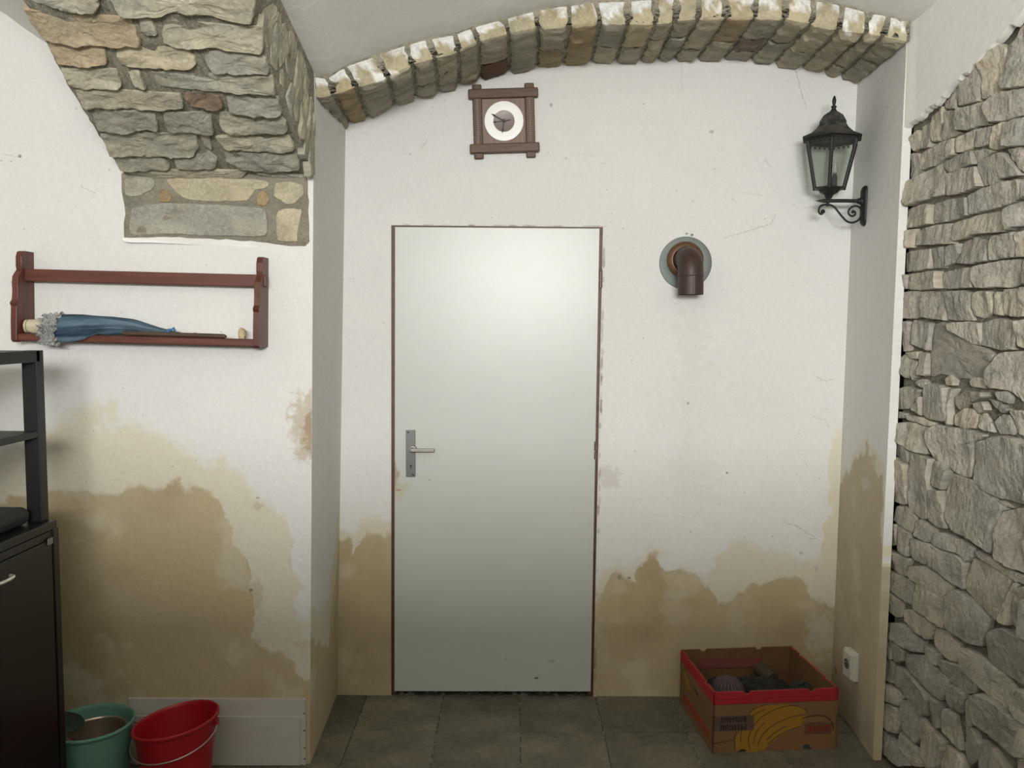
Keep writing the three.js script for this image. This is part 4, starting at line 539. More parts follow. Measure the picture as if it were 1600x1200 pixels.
// ---------------------------------------------------------------- wall lantern
{
  const jn = jambR[1].clone().sub(jambR[0]).cross(jambR[3].clone().sub(jambR[0])).normalize(); if (jn.x > 0) jn.negate();
  const pl = hit(1352, 322, jambR[0], jn), t = thing('wall_lantern', 'black hexagonal glass wall lantern on a scrolled bracket beside the stone wall', 'lantern', pl), Z = 0;
  const Zc = -pl.z * Math.cos(0.0698) + (EYE.y - pl.y) * -Math.sin(-0.0698), k = 3.28 / F;
  const iron = M({ color: lin(0.008, 0.008, 0.0072), roughness: 0.5, metalness: 0, bumpMap: rep(stoneBump, 2, 2), bumpScale: 0.001 }), dusty = M({ map: tint(256, (x, y) => { const n = wrapped((a, b) => fbm(a * 14, b * 14, 4), x, y); return mix3([0.02, 0.019, 0.016], [0.075, 0.07, 0.056], sm(0.35, 0.7, n)); }), roughness: 0.8 });
  const ax = onZ(1293.5, 314, pl.z).sub(pl), hx = ax.x, y0 = ax.y;      // lantern axis
  const yOf = (py) => y0 + (314 - py) * k;
  // backplate
  const bp = lathe([[0, 0.016], [0.012, 0.015], [0.02, 0.009], [0.0235, 0.004], [0.024, 0]], 32); bp.scale(1, 1, 3.5); bp.rotateX(Math.PI / 2); bp.rotateY(-Math.PI / 2); 
  const plateG = new THREE.CapsuleGeometry(0.026, 0.11, 8, 20); plateG.scale(0.62, 1, 1);
  part(t, 'backplate', at(plateG, -0.002, 0.0, 0), iron);
  part(t, 'plate_boss', at(new THREE.SphereGeometry(0.016, 18, 12), -0.014, y0, 0), iron);
  // arm with pointed end, scroll under it
  part(t, 'arm', merge([tube([V(-0.008, y0, 0), V(hx * 0.5, y0 + 0.001, 0), V(hx - 0.02, y0, 0)], 0.0075, 20, 14), at(new THREE.ConeGeometry(0.0085, 0.04, 16).rotateZ(Math.PI / 2), hx - 0.032, y0, 0), at(new THREE.CylinderGeometry(0.011, 0.011, 0.016, 16).rotateZ(Math.PI / 2), -0.024, y0, 0), at(new THREE.CylinderGeometry(0.0065, 0.0065, 0.03, 12), hx, y0 - 0.006, 0)]), iron);
  const sc = (x, y) => V(hx + (x - 335) / 4.8 * k, y0 - (y - 885) / 4.8 * k, 0), pts = [];
  for (const [x, y] of [[300, 965], [290, 985], [272, 975], [268, 950], [280, 925], [312, 913], [350, 914], [385, 930], [420, 970], [455, 1010], [490, 1040], [530, 1047], [570, 1030], [590, 1000], [592, 960], [575, 930], [545, 922], [512, 935], [495, 962], [502, 988], [525, 999], [547, 985], [545, 966], [530, 966]]) pts.push(sc(x, y));
  part(t, 'scroll', merge([tube(pts, 0.0042, 160, 8), at(new THREE.SphereGeometry(0.009, 12, 10), pts[0].x, pts[0].y, 0), at(new THREE.SphereGeometry(0.007, 12, 10), pts[pts.length - 1].x, pts[pts.length - 1].y, 0)]), iron);
  // cup, body, roof, finial on the lantern's axis
  const L = new THREE.Group(); L.name = 'lantern_body'; L.position.set(hx, 0, 0); L.rotation.set(0, -0.36, -0.025); L.position.x += 0.002; t.add(L);
  const hex = (pts, seg = 6) => { const g = lathe(pts, seg); g.rotateY(Math.PI / 6 * 0); const n = g.toNonIndexed(); n.computeVertexNormals(); return n; };
  const rT = 41.5 * k, rB = 25 * k, yT = yOf(223), yB = yOf(295);
  part(L, 'cup', hex([[0.0, yOf(311)], [5 * k, yOf(310)], [8 * k, yOf(304)], [15 * k, yOf(301)], [18 * k, yOf(297)], [26 * k, yB], [25 * k, yOf(293.5)], [0, yOf(293.5)]]), iron);
  part(L, 'roof', toCreasedNormals(lathe([[0, yOf(174)], [8 * k, yOf(176)], [16.5 * k, yOf(182)], [22 * k, yOf(191)], [23 * k, yOf(193)], [22 * k, yOf(195)], [27.5 * k, yOf(203)], [35.5 * k, yOf(210)], [49.5 * k, yOf(216.5)], [50.2 * k, yOf(217.2)], [47 * k, yOf(218)], [34 * k, yOf(217)], [0, yOf(212)]], 6).toNonIndexed(), 0.5), dusty, 'dust-covered bell-shaped roof');
  part(L, 'finial', lathe([[0, yOf(150)], [1.6 * k, yOf(152)], [3.2 * k, yOf(158)], [2.6 * k, yOf(163)], [1.8 * k, yOf(165)], [4.6 * k, yOf(167.5)], [3 * k, yOf(170)], [4.4 * k, yOf(173)], [6.5 * k, yOf(176)], [0, yOf(177)]], 20), iron);
  part(L, 'top_rim', hex([[rT * 0.9, yOf(218)], [rT * 1.0, yOf(218)], [rT * 1.0, yOf(223)], [rT * 0.9, yOf(223)], [rT * 0.9, yOf(218)]]), iron);
  const glass = new THREE.MeshPhysicalMaterial({ color: lin(0.93, 0.95, 0.93), transmission: 1, thickness: 0, roughness: 0.12, side: THREE.DoubleSide });
  for (let i = 0; i < 6; i++) {
    const a = i * Math.PI / 3, b = a + Math.PI / 3, P = (r, y, q) => V(Math.sin(q) * r, y, Math.cos(q) * r);
    part(L, 'post', tube([P(rT, yT, a), P(rB, yB, a)], 0.0072, 2, 8), iron);
    const q = [P(rB, yB, a), P(rB, yB, b), P(rT, yT, b), P(rT, yT, a)], m = P(1, 0, (a + b) / 2).multiplyScalar(-0.0015);
    const g = slab(q, m, (p, n) => [[0, 0], [1, 0], [1, 1], [0, 1]][n]); part(L, 'pane', g, glass);
    const lace = []; for (let s = 0; s < 5; s++) { const f = (s + 0.5) / 5, c = P(rT, yT - 0.002, a).lerp(P(rT, yT - 0.002, b), f); const d = new THREE.CylinderGeometry(0.0046, 0.0046, 0.002, 12).rotateX(Math.PI / 2).rotateY((a + b) / 2); lace.push(at(d, c.x * 1.0, c.y - 0.003, c.z * 1.0)); }
    part(L, 'scalloped_edge', merge(lace), iron);
  }
  part(L, 'lamp_socket', merge([at(new THREE.CylinderGeometry(4 * k, 4.4 * k, 17 * k, 18), 7 * k, yOf(285), 2 * k), at(new THREE.CylinderGeometry(3.2 * k, 3.2 * k, 6 * k, 18), 7 * k, yOf(274), 2 * k)]), iron);
  part(L, 'bulb', at(lathe([[0, -0.03], [0.008, -0.028], [0.0105, -0.012], [0.0095, 0.01], [0.006, 0.028], [0.0, 0.04]], 20), 7 * k, yOf(262), 2 * k), new THREE.MeshPhysicalMaterial({ color: lin(0.8, 0.8, 0.78), transmission: 0.8, thickness: 0, roughness: 0.2 }));
}

// ---------------------------------------------------------------- wooden wall rack and what lies on it
const mahogany = M({ map: woodTex([0.055, 0.014, 0.009], [0.15, 0.042, 0.024]), roughness: 0.42 });
const rackL = onZ(54, 532, ZL), rackR = onZ(412.5, 541, ZL), rackAng = Math.atan2(rackR.y - rackL.y, rackR.x - rackL.x), rackLen = rackR.distanceTo(rackL);
const inRack = (o) => { o.position.copy(rackL); o.rotation.z = rackAng; return o; };
{
  const rack = inRack(thing('wall_rack', 'reddish-brown wooden wall rack with carved ends and a hanging rail', 'rack'));
  const woodUv = (g, v) => { for (let i = 0; i < g.attributes.uv.count; i++) { const p = [g.attributes.position.getX(i), g.attributes.position.getY(i), g.attributes.position.getZ(i)]; g.attributes.uv.setXY(i, p[v ? 1 : 0] * 2, (p[v ? 2 : 1] + p[v ? 0 : 2]) * 2); } return g; };
  const profile = [[0, 0], [0.10, -0.002], [0.108, 0.006], [0.108, 0.07], [0.105, 0.12], [0.112, 0.13], [0.1, 0.142], [0.096, 0.17], [0.098, 0.2], [0.094, 0.222], [0.08, 0.236], [0.07, 0.245], [0.074, 0.262], [0.073, 0.29], [0.066, 0.306], [0.055, 0.31], [0, 0.31]];
  for (const x of [-0.017, rackLen - 0.004]) { const g = extrude(profile, 0.017, 0.002); g.rotateY(-Math.PI / 2); g.translate(0.017 + x, 0, 0); part(rack, 'end_panel', woodUv(g, true), mahogany); }
  part(rack, 'rail', woodUv(at(rbox(rackLen + 0.045, 0.043, 0.02, 0.004), rackLen / 2 + 0.001, 0.229, 0.045)), mahogany);
  part(rack, 'shelf_board', woodUv(at(rbox(rackLen, 0.018, 0.088, 0.004), rackLen / 2, 0.014, 0.05)), mahogany);
  part(rack, 'front_lip', woodUv(at(rbox(rackLen, 0.026, 0.012, 0.004), rackLen / 2, 0.014, 0.098)), mahogany);
}
{
  const u = inRack(thing('umbrella', 'folded blue umbrella with a pale lace frill lying on the wall rack', 'umbrella'));
  const X = (px) => (px - 54) / (412.5 - 54) * rackLen, cyAt = curve([[X(96), 0.06], [X(150), 0.062], [X(220), 0.058], [X(262), 0.043], [X(296), 0.036]]), rAt = curve([[X(96), 0.034], [X(108), 0.036], [X(118), 0.039], [X(150), 0.040], [X(190), 0.037], [X(225), 0.029], [X(255), 0.018], [X(280), 0.010], [X(296), 0.006]]);
  const skin = (x0, x1, nx, na, off, drop, ruff) => {
    const pos = [], uv = [], idx = [];
    for (let i = 0; i <= nx; i++) { const x = mix(x0, x1, i / nx); for (let j = 0; j <= na; j++) {
      const a = j / na * 6.2832, pl = 1 + 0.075 * Math.sin(a * 7 + x * 9) + 0.05 * Math.sin(a * 13 + x * 31) + ruff * 0.16 * Math.sin(a * 19 + i * 1.7), r = (rAt(x) + off) * pl, z0 = 0.055 + 0.042 * sm(X(235), X(130), x);
      let y = cyAt(x) + Math.sin(a) * r * 0.82, z = z0 + Math.cos(a) * r * 0.95; y = Math.max(y, z > 0.107 ? -0.02 : 0.0245); if (z > 0.1) y -= drop * sm(0.1, 0.118, z) * sm(X(215), X(120), x) * (0.3 + 0.7 * sm(0.09, 0.03, y));
      pos.push(x + ruff * 0.006 * Math.sin(a * 11), y, z); uv.push(x * 4, j / na);
    } }
    for (let i = 0; i < nx; i++) for (let j = 0; j < na; j++) { const a = i * (na + 1) + j; idx.push(a, a + na + 1, a + na + 2, a, a + na + 2, a + 1); }
    const g = new THREE.BufferGeometry(); g.setAttribute('position', new THREE.Float32BufferAttribute(pos, 3)); g.setAttribute('uv', new THREE.Float32BufferAttribute(uv, 2)); g.setIndex(idx); return toCreasedNormals(g, 1.1);
  };
  const blue = tint(256, (x, y) => { const n = wrapped((a, b) => fbm(a * 3, b * 16, 4), x, y); return mix3([0.018, 0.045, 0.078], [0.085, 0.145, 0.19], sm(0.3, 0.72, n)); });
  part(u, 'canopy', skin(X(112), X(296), 60, 72, 0, 0.034, 0), M({ map: blue, roughness: 0.6, side: THREE.DoubleSide }));
  part(u, 'lace_frill', skin(X(92), X(120), 12, 96, 0.006, 0.04, 1), M({ map: tint(256, (x, y) => { const n = fbm(x * 60, y * 120, 3); return mix3([0.17, 0.175, 0.17], [0.42, 0.42, 0.39], sm(0.35, 0.65, n)); }), roughness: 0.9, side: THREE.DoubleSide }), 'pale grey lace frill');
  const dark = M({ map: woodTex([0.03, 0.016, 0.01], [0.11, 0.062, 0.035]), roughness: 0.45 });
  part(u, 'handle', merge([tube([V(X(215), 0.036, 0.106), V(X(260), 0.036, 0.104), V(X(300), 0.035, 0.102), V(X(340), 0.0345, 0.1), V(X(364), 0.034, 0.098)], 0.008, 40, 12), at(new THREE.SphereGeometry(0.0072, 14, 10).scale(1.6, 1, 1), X(364), 0.034, 0.098), at(new THREE.CylinderGeometry(0.0088, 0.0088, 0.01, 14).rotateZ(Math.PI / 2), X(322), 0.035, 0.101)]), dark);
  part(u, 'ribbon', merge([at(rbox(0.016, 0.008, 0.003, 0.001), X(284), 0.052, 0.1), at(rbox(0.008, 0.014, 0.003, 0.001).rotateZ(0.5), X(290), 0.054, 0.101), at(rbox(0.008, 0.012, 0.003, 0.001).rotateZ(-0.4), X(281), 0.046, 0.101)]), M({ color: lin(0.02, 0.12, 0.32), roughness: 0.5 }), 'small bright blue ribbon');
  const pads = inRack(thing('cream_roll', 'cream cloth roll on the rack left of the blue umbrella', 'cloth roll'));
  const g = new THREE.CylinderGeometry(0.023, 0.024, 0.092, 22, 12).rotateZ(Math.PI / 2), p = g.attributes.position; for (let i = 0; i < p.count; i++) { const n = (fbm(p.getX(i) * 60 + 3, p.getY(i) * 60 + p.getZ(i) * 40, 3) - 0.5) * 0.008; p.setY(i, p.getY(i) + n); p.setZ(i, p.getZ(i) + n); } g.computeVertexNormals();
  part(pads, 'roll', at(g, X(75) + 0.006, 0.0505, 0.06), M({ color: lin(0.62, 0.55, 0.38), roughness: 0.9, map: tint(128, (x, y) => { const v = 0.8 + 0.4 * fbm(x * 12, y * 12, 3); return [v, v, v]; }) }));
  for (const e of [0.006, -0.006]) part(pads, 'tie', at(new THREE.TorusGeometry(0.0245, 0.0012, 6, 26).rotateY(Math.PI / 2), X(e > 0 ? 60 : 88) + 0.004, 0.0505, 0.06), M({ color: lin(0.2, 0.16, 0.1), roughness: 0.9 }));
  const strip = inRack(thing('paper_strip', 'thin white paper strip under the umbrella handle on the rack', 'paper'));
  const sg = new THREE.BoxGeometry(X(362) - X(262), 0.0015, 0.05, 20, 1, 1), sp = sg.attributes.position; for (let i = 0; i < sp.count; i++) sp.setY(i, sp.getY(i) + 0.001 * Math.sin(sp.getX(i) * 40)); sg.computeVertexNormals();
  part(strip, 'strip', at(sg, (X(262) + X(362)) / 2, 0.0255, 0.065), M({ color: lin(0.66, 0.64, 0.58), roughness: 0.8 }));
  const shell = inRack(thing('cream_tuft', 'small crumpled cream tuft at the right end of the rack', 'cloth'));
  const cg = new THREE.IcosahedronGeometry(0.017, 3), cp = cg.attributes.position; for (let i = 0; i < cp.count; i++) { const v = V().fromBufferAttribute(cp, i), n = 0.7 + 0.7 * fbm(v.x * 130 + 9, v.y * 130 + v.z * 90, 3); cp.setXYZ(i, v.x * n * 0.75, v.y * n * 1.25, v.z * n); } cg.computeVertexNormals();
  part(shell, 'tuft', at(cg, X(389), 0.043, 0.075), M({ color: lin(0.55, 0.45, 0.28), roughness: 0.95 }));
}

// ---------------------------------------------------------------- black shelf, cabinet, cushion
{
  const blk = M({ map: tint(256, (x, y) => { const n = wrapped((a, b) => fbm(a * 4, b * 40, 3), x, y), v = 0.8 + 0.5 * (n - 0.5); return [0.011 * v, 0.01 * v, 0.009 * v]; }), roughness: 0.5 });
  const Xf = -1.408, zF = -2.5, y0 = 1.54, D = 0.36, Ln = 0.85, zN = zF + Ln;
  const s = thing('open_shelf', 'tall black open shelf with square posts at the left frame edge', 'shelf', V(Xf, 0, zF));
  for (const [x, z] of [[-0.0225, 0.02], [-D + 0.0225, 0.02], [-0.0225, Ln - 0.02], [-D + 0.0225, Ln - 0.02]]) { const h = 1.54 - 1.0, g = rbox(0.045, y0 - 1.025, 0.038, 0.002); part(s, 'post', at(g, x, (y0 + 1.025) / 2, z), blk); }
  part(s, 'top_board', at(rbox(D, 0.034, Ln - 0.038, 0.002), -D / 2, y0 - 0.0175, Ln / 2), blk);
  part(s, 'shelf_board', at(rbox(D - 0.004, 0.02, Ln - 0.08, 0.002), -D / 2, 1.291, Ln / 2), blk);
  const Xc = -1.385, c = thing('low_cabinet', 'glossy black low cabinet with a silver handle beneath the open shelf', 'cabinet', V(Xc, 0, -2.51));
  const gloss = new THREE.MeshPhysicalMaterial({ color: lin(0.009, 0.0085, 0.0075), roughness: 0.38, specularIntensity: 0.7, clearcoat: 0.15, clearcoatRoughness: 0.18 });
  part(c, 'end_panel', at(rbox(D + 0.02, 1.0, 0.03, 0.002), -D / 2 - 0.01, 0.5, 0.016), gloss); part(c, 'end_panel', at(rbox(D + 0.02, 1.0, 0.03, 0.002), -D / 2 - 0.01, 0.5, Ln), gloss);
  part(c, 'top_board', at(rbox(D + 0.02, 0.025, Ln - 0.0, 0.002), -D / 2 - 0.01, 1.012, Ln / 2 + 0.01), gloss); part(c, 'top_rail', at(rbox(0.02, 0.024, Ln - 0.06, 0.002), -0.014, 0.984, Ln / 2), gloss); part(c, 'back_panel', at(rbox(0.008, 0.96, Ln - 0.04, 0.002), -D - 0.005, 0.5, Ln / 2), gloss);
  const door = part(c, 'door', at(rbox(0.02, 0.91, Ln / 2 - 0.035, 0.002), -0.012, 0.515, 0.037 + (Ln / 2 - 0.035) / 2), gloss);
  part(door, 'handle', merge([tube([V(0.012, 0.86, 0.29), V(0.026, 0.86, 0.3), V(0.026, 0.86, 0.37), V(0.012, 0.86, 0.38)], 0.005, 24, 10)]).translate(0, 0.07, -0.02), M({ color: lin(0.75, 0.73, 0.68), metalness: 0.6, roughness: 0.3 }), 'silver bar handle');
  part(c, 'door', at(rbox(0.02, 0.91, Ln / 2 - 0.035, 0.002), -0.012, 0.515, Ln - 0.02 - (Ln / 2 - 0.035) / 2), gloss);
  part(c, 'catch', at(rbox(0.006, 0.018, 0.022, 0.001), 0.003, 0.969, 0.055), M({ color: lin(0.22, 0.21, 0.18), metalness: 0.4, roughness: 0.5 }), 'small grey catch');
  const cu = thing('black_cushion', 'soft black cushion lying on the black low cabinet', 'cushion', V(Xf - 0.142, 1.025, -2.265));
  const cg = rbox(0.25, 0.055, 0.36, 0.027, 6); part(cu, 'cushion', at(cg, 0, 0.0275, 0), M({ color: lin(0.03, 0.029, 0.027), roughness: 0.85 })); part(cu, 'piping', tube([V(-0.115, 0.028, -0.17), V(0.115, 0.028, -0.17), V(0.122, 0.028, -0.15), V(0.122, 0.028, 0.15), V(0.115, 0.028, 0.17), V(-0.115, 0.028, 0.17), V(-0.122, 0.028, 0.15), V(-0.122, 0.028, -0.15)], 0.004, 90, 6, true), M({ color: lin(0.02, 0.02, 0.018), roughness: 0.9 }));
}

// ---------------------------------------------------------------- buckets, pot, lid, wall panel, socket
function bucketShell(rb, rt, h, lipR, wall = 0.003) { return lathe([[0, 0], [rb, 0], [rb + 0.002, 0.004], [mix(rb, rt, 0.94), h * 0.94], [rt + 0.001, h * 0.945], [rt + lipR, h * 0.965], [rt + lipR, h * 0.99], [rt + lipR - 0.003, h], [rt - 0.001, h * 0.995], [rt - wall, h * 0.95], [rb - wall, 0.006], [0, 0.006]], 64); }
{
  const c = onY(141, 1129, 0.28), t = thing('teal_bucket', 'teal plastic bucket by the cabinet with a metal pot inside', 'bucket', V(c.x, 0, c.z));
  part(t, 'bucket_body', bucketShell(0.105, 0.132, 0.285, 0.008), M({ color: lin(0.125, 0.285, 0.205), roughness: 0.5, side: THREE.DoubleSide }));
  part(t, 'handle', tube(Array.from({ length: 17 }, (_, i) => { const a = Math.PI * i / 16; return V(Math.cos(a) * 0.143, 0.27 - 0.05 * Math.sin(a), -Math.sin(a) * 0.138); }), 0.0025, 60, 8), M({ color: lin(0.4, 0.4, 0.38), metalness: 0.8, roughness: 0.4 }), 'wire handle');
  const p = thing('metal_pot', 'steel pot standing inside the teal bucket', 'pot', V(c.x + 0.022, 0.0065, c.z + 0.002));
  part(p, 'pot_body', lathe([[0, 0], [0.07, 0], [0.074, 0.01], [0.09, 0.245], [0.093, 0.25], [0.0955, 0.2515], [0.0955, 0.254], [0.091, 0.254], [0.088, 0.247], [0.072, 0.012], [0, 0.01]], 56), M({ color: lin(0.5, 0.44, 0.36), metalness: 0.9, roughness: 0.3, side: THREE.DoubleSide }));
  const l = thing('dark_saucer', 'dark green saucer lying across the rims of the teal bucket and steel pot', 'saucer', V(c.x - 0.088, 0.2815, c.z + 0.004)); l.rotation.set(0.0, 0, -0.26);
  const dark = M({ color: lin(0.014, 0.03, 0.026), roughness: 0.6, side: THREE.DoubleSide });
  part(l, 'saucer_body', lathe([[0, 0.014], [0.03, 0.0125], [0.055, 0.008], [0.064, 0.004], [0.066, 0.001], [0.064, -0.001], [0.054, 0.004], [0.03, 0.0085], [0, 0.01]], 48), dark);
  part(l, 'foot_ring', at(new THREE.TorusGeometry(0.024, 0.0022, 8, 36).rotateX(Math.PI / 2), 0, 0.0135, 0), dark);
}
{
  const c = onY(275, 1123, 0.29), t = thing('red_bucket', 'red plastic bucket with a wire handle in front of the white board', 'bucket', V(c.x, 0, c.z));
  const skew = (g) => { const p = g.attributes.position; for (let i = 0; i < p.count; i++) { const f = clamp(p.getY(i) / 0.29); p.setY(i, p.getY(i) + p.getX(i) * 0.15 * f * f); } g.computeVertexNormals(); return g; };
  part(t, 'bucket_body', skew(bucketShell(0.097, 0.133, 0.29, 0.007)), M({ color: lin(0.36, 0.006, 0.014), roughness: 0.42, side: THREE.DoubleSide }));
  part(t, 'handle', tube(Array.from({ length: 21 }, (_, i) => { const a = Math.PI * i / 20, k = Math.sin(a), q = Math.pow(k, 0.55); return V(-Math.cos(a) * 0.143, 0.262 - Math.cos(a) * 0.022 - q * 0.055, k * 0.136 + 0.004); }), 0.0024, 70, 8), M({ color: lin(0.5, 0.48, 0.45), metalness: 0.8, roughness: 0.35 }), 'wire handle');
  for (const s of [-1, 1]) part(t, 'handle_ear', at(rbox(0.012, 0.026, 0.022, 0.004), s * 0.139, 0.262 + s * 0.02, 0.004), M({ color: lin(0.34, 0.006, 0.014), roughness: 0.42 }));
}
{
  const a = onZ(205, 1193, ZL), b = onZ(478, 1091, ZL), w = b.x - a.x, h = b.y, t = thing('white_board', 'low white board screwed to the wall behind the red bucket', 'board', V((a.x + b.x) / 2, 0, ZL));
  const white = M({ map: tint(256, (x, y) => { const v = 0.94 + 0.14 * (wrapped((p, q) => fbm(p * 9, q * 9, 4), x, y) - 0.5); return [0.56 * v, 0.53 * v, 0.475 * v]; }), roughness: 0.6 });
  part(t, 'backing_board', at(rbox(w, h, 0.01, 0.002), 0, h / 2 + 0.001, 0.005), white);
  part(t, 'raised_panel', at(rbox(w - 0.03, h * 0.745, 0.007, 0.0025), 0.0 - 0.005, h * 0.745 / 2 + 0.002, 0.0135), white);
  const dk = M({ color: lin(0.05, 0.045, 0.04), roughness: 0.6 });
  for (const s of [-1, 1]) for (const f of [0.79, 0.53, 0.27, 0.1]) part(t, 'screw', at(new THREE.SphereGeometry(0.0032, 10, 8), s > 0 ? w / 2 - 0.0045 : -w / 2 + 0.0045, h * f, 0.0105), dk);
}
{
  const n = jambR[1].clone().sub(jambR[0]).cross(jambR[3].clone().sub(jambR[0])).normalize(); if (n.x > 0) n.negate();
  const c = hit(1336, 1038, jambR[0], n), t = thing('wall_socket', 'white surface-mounted wall socket low on the niche side behind the banana box', 'socket', c); t.rotation.y = Math.atan2(-n.z, n.x) + Math.PI;
  t.rotation.y = 0.06;
  const ivory = M({ color: lin(0.66, 0.63, 0.55), roughness: 0.4 });
  part(t, 'housing', at(rbox(0.028, 0.115, 0.085, 0.006, 3), -0.014, 0, 0), ivory); part(t, 'face_plate', at(rbox(0.008, 0.1, 0.07, 0.003), -0.031, 0, 0), ivory);
  part(t, 'socket_well', at(new THREE.CylinderGeometry(0.02, 0.02, 0.004, 28).rotateZ(Math.PI / 2), -0.0345, 0.004, 0), M({ color: lin(0.12, 0.11, 0.1), roughness: 0.5 })); part(t, 'earth_pin', at(new THREE.CylinderGeometry(0.0025, 0.0025, 0.012, 10).rotateZ(Math.PI / 2), -0.037, 0.012, 0), M({ color: lin(0.6, 0.58, 0.5), metalness: 0.8, roughness: 0.3 }));
}

// ---------------------------------------------------------------- banana box and its contents
{
  const A = onY(1112.5, 1176.5, 0), B = onY(1308, 1170, 0), w = A.distanceTo(B), ang = -Math.atan2(B.z - A.z, B.x - A.x), h = 0.238, d = 0.425, T = 0.006;
  const t = thing('banana_box', 'open cardboard banana box with a red band and upside-down print', 'box', V((A.x + B.x) / 2, 0, (A.z + B.z) / 2)); t.rotation.y = ang; t.rotation.y += 0.02;
  const canvas = (W, H, fn) => { const c = document.createElement('canvas'); c.width = W; c.height = H; const x = c.getContext('2d'); fn(x, W, H); const q = new THREE.CanvasTexture(c); q.colorSpace = THREE.SRGBColorSpace; q.magFilter = THREE.LinearFilter; return q; };
  const KRAFT = '#7d5c3c';
  const speck = (x, W, H, seed) => { const R = rng(seed); for (let i = 0; i < 1500; i++) { x.fillStyle = `rgba(${R() > 0.5 ? '70,40,20' : '190,150,105'},${0.05 + 0.1 * R()})`; x.fillRect(R() * W, R() * H, 2 + 30 * R(), 1 + 2 * R()); } };
  const front = canvas(1024, 500, (x, W, H) => {
    x.fillStyle = KRAFT; x.fillRect(0, 0, W, H); speck(x, W, H, 3);
    x.fillStyle = '#a8202c'; x.fillRect(0, 0, W, H * 0.2); x.strokeStyle = '#7a141c'; x.lineWidth = 5; x.beginPath(); x.moveTo(0, H * 0.115); x.lineTo(W, H * 0.115); x.stroke(); x.beginPath(); x.moveTo(0, H * 0.198); x.lineTo(W, H * 0.198); x.stroke();
    const sx = (q) => (q - 85) / 1450 * W, sy = (q) => (q - 80) / 690 * H, P = (...a) => { x.beginPath(); x.moveTo(sx(a[0]), sy(a[1])); for (let i = 2; i < a.length; i += 4) x.quadraticCurveTo(sx(a[i]), sy(a[i + 1]), sx(a[i + 2]), sy(a[i + 3])); };
    x.fillStyle = '#85603c'; P(780, 700, 900, 560, 1110, 500, 1180, 400, 1300, 380, 1480, 390, 1500, 560, 1500, 780, 1480, 790, 900, 790, 780, 790); x.fill();
    x.fillStyle = '#9c7222'; P(345, 700, 340, 560, 420, 520, 500, 540, 490, 420, 500, 310, 600, 240, 780, 250, 880, 240, 1000, 255, 1120, 270, 1190, 335, 1130, 350, 1140, 372, 1180, 410, 1120, 440, 1110, 500, 880, 560, 700, 740, 640, 780, 500, 770, 420, 780, 350, 730); x.fill();
    x.strokeStyle = '#2a1c0c'; x.lineWidth = 5; for (const q of [[500, 320, 560, 260, 700, 235], [495, 410, 540, 330, 690, 290], [520, 740, 440, 560, 640, 380, 800, 260, 1010, 258], [1010, 258, 1100, 265, 1180, 330], [560, 680, 560, 540, 680, 440], [610, 700, 640, 520, 900, 420, 1040, 370, 1140, 372], [710, 640, 780, 560, 940, 490], [720, 700, 850, 560, 1110, 500], [345, 730, 320, 600, 360, 530], [410, 660, 400, 560, 420, 520], [85, 655, 200, 650, 320, 620]]) { P(...q); x.stroke(); }
    x.lineWidth = 8; P(1120, 410, 1300, 360, 1400, 405, 1480, 440, 1490, 560); x.stroke(); x.lineWidth = 4; P(1470, 490, 1500, 490, 1535, 490); x.stroke(); P(1180, 470, 1300, 462, 1420, 462); x.stroke();
    x.save(); x.translate(sx(320), sy(435)); x.rotate(Math.PI); x.fillStyle = '#5e4a41'; x.fillRect(-168, -62, 336, 124); x.fillStyle = '#1c1418'; x.font = 'bold 64px sans-serif'; x.textAlign = 'center'; x.textBaseline = 'middle'; x.scale(0.72, 1); x.fillText('PREMIUM', 0, -32); x.fillText('BANANAS', 0, 32); x.restore();
    x.save(); x.translate(sx(1310), sy(535)); x.rotate(Math.PI); x.fillStyle = '#6a4634'; x.fillRect(-112, -46, 224, 92); x.fillStyle = '#94261c'; x.font = 'bold 74px sans-serif'; x.textAlign = 'center'; x.textBaseline = 'middle'; x.fillText('DOLE', 0, 0); x.restore();
    x.strokeStyle = '#8a5a30'; x.lineWidth = 3; P(1190, 640, 1330, 645, 1440, 630); x.stroke(); x.fillStyle = '#31434e'; x.beginPath(); x.ellipse(sx(1180), sy(740), 30, 22, 0, 0, 7); x.fill();
  });
  const side = canvas(900, 500, (x, W, H) => { x.fillStyle = KRAFT; x.fillRect(0, 0, W, H); speck(x, W, H, 9); x.fillStyle = '#a8202c'; x.fillRect(0, 0, W, H * 0.2); x.fillStyle = '#96701f'; x.beginPath(); x.ellipse(W * 0.22, H * 0.42, 120, 60, 0.5, 0, 7); x.fill(); x.strokeStyle = '#2a1c0c'; x.lineWidth = 5; x.stroke(); x.fillStyle = '#9c3a26'; x.fillRect(W * 0.1, H * 0.72, W * 0.8, H * 0.13); });
  const inside = canvas(256, 256, (x, W, H) => { x.fillStyle = '#6f5030'; x.fillRect(0, 0, W, H); speck(x, W, H, 12); });
  const kraft = M({ map: inside, roughness: 0.9 }), fit = (g, W, H) => { for (let i = 0; i < g.attributes.uv.count; i++) g.attributes.uv.setXY(i, g.attributes.position.getX(i) / W + 0.5, g.attributes.position.getY(i) / H); return g; };
  const notch = (c, r, dy) => { const q = []; for (let i = 0; i <= 8; i++) { const a = Math.PI * (1 - i / 8); q.push([c + Math.cos(a) * r, dy < 0 ? h - Math.sin(a) * r * 0.75 : Math.sin(a) * r * 0.8]); } return q; };
  const face = (W, notches, bottom) => [[-W / 2, 0], ...(bottom ? notch(-W * 0.26, 0.016, 1) : []), ...(bottom ? notch(W * 0.27, 0.014, 1) : []), [W / 2, 0], [W / 2, h], ...notches.slice().reverse().flatMap((c) => notch(c * W, 0.014, -1).reverse()), [-W / 2, h]];
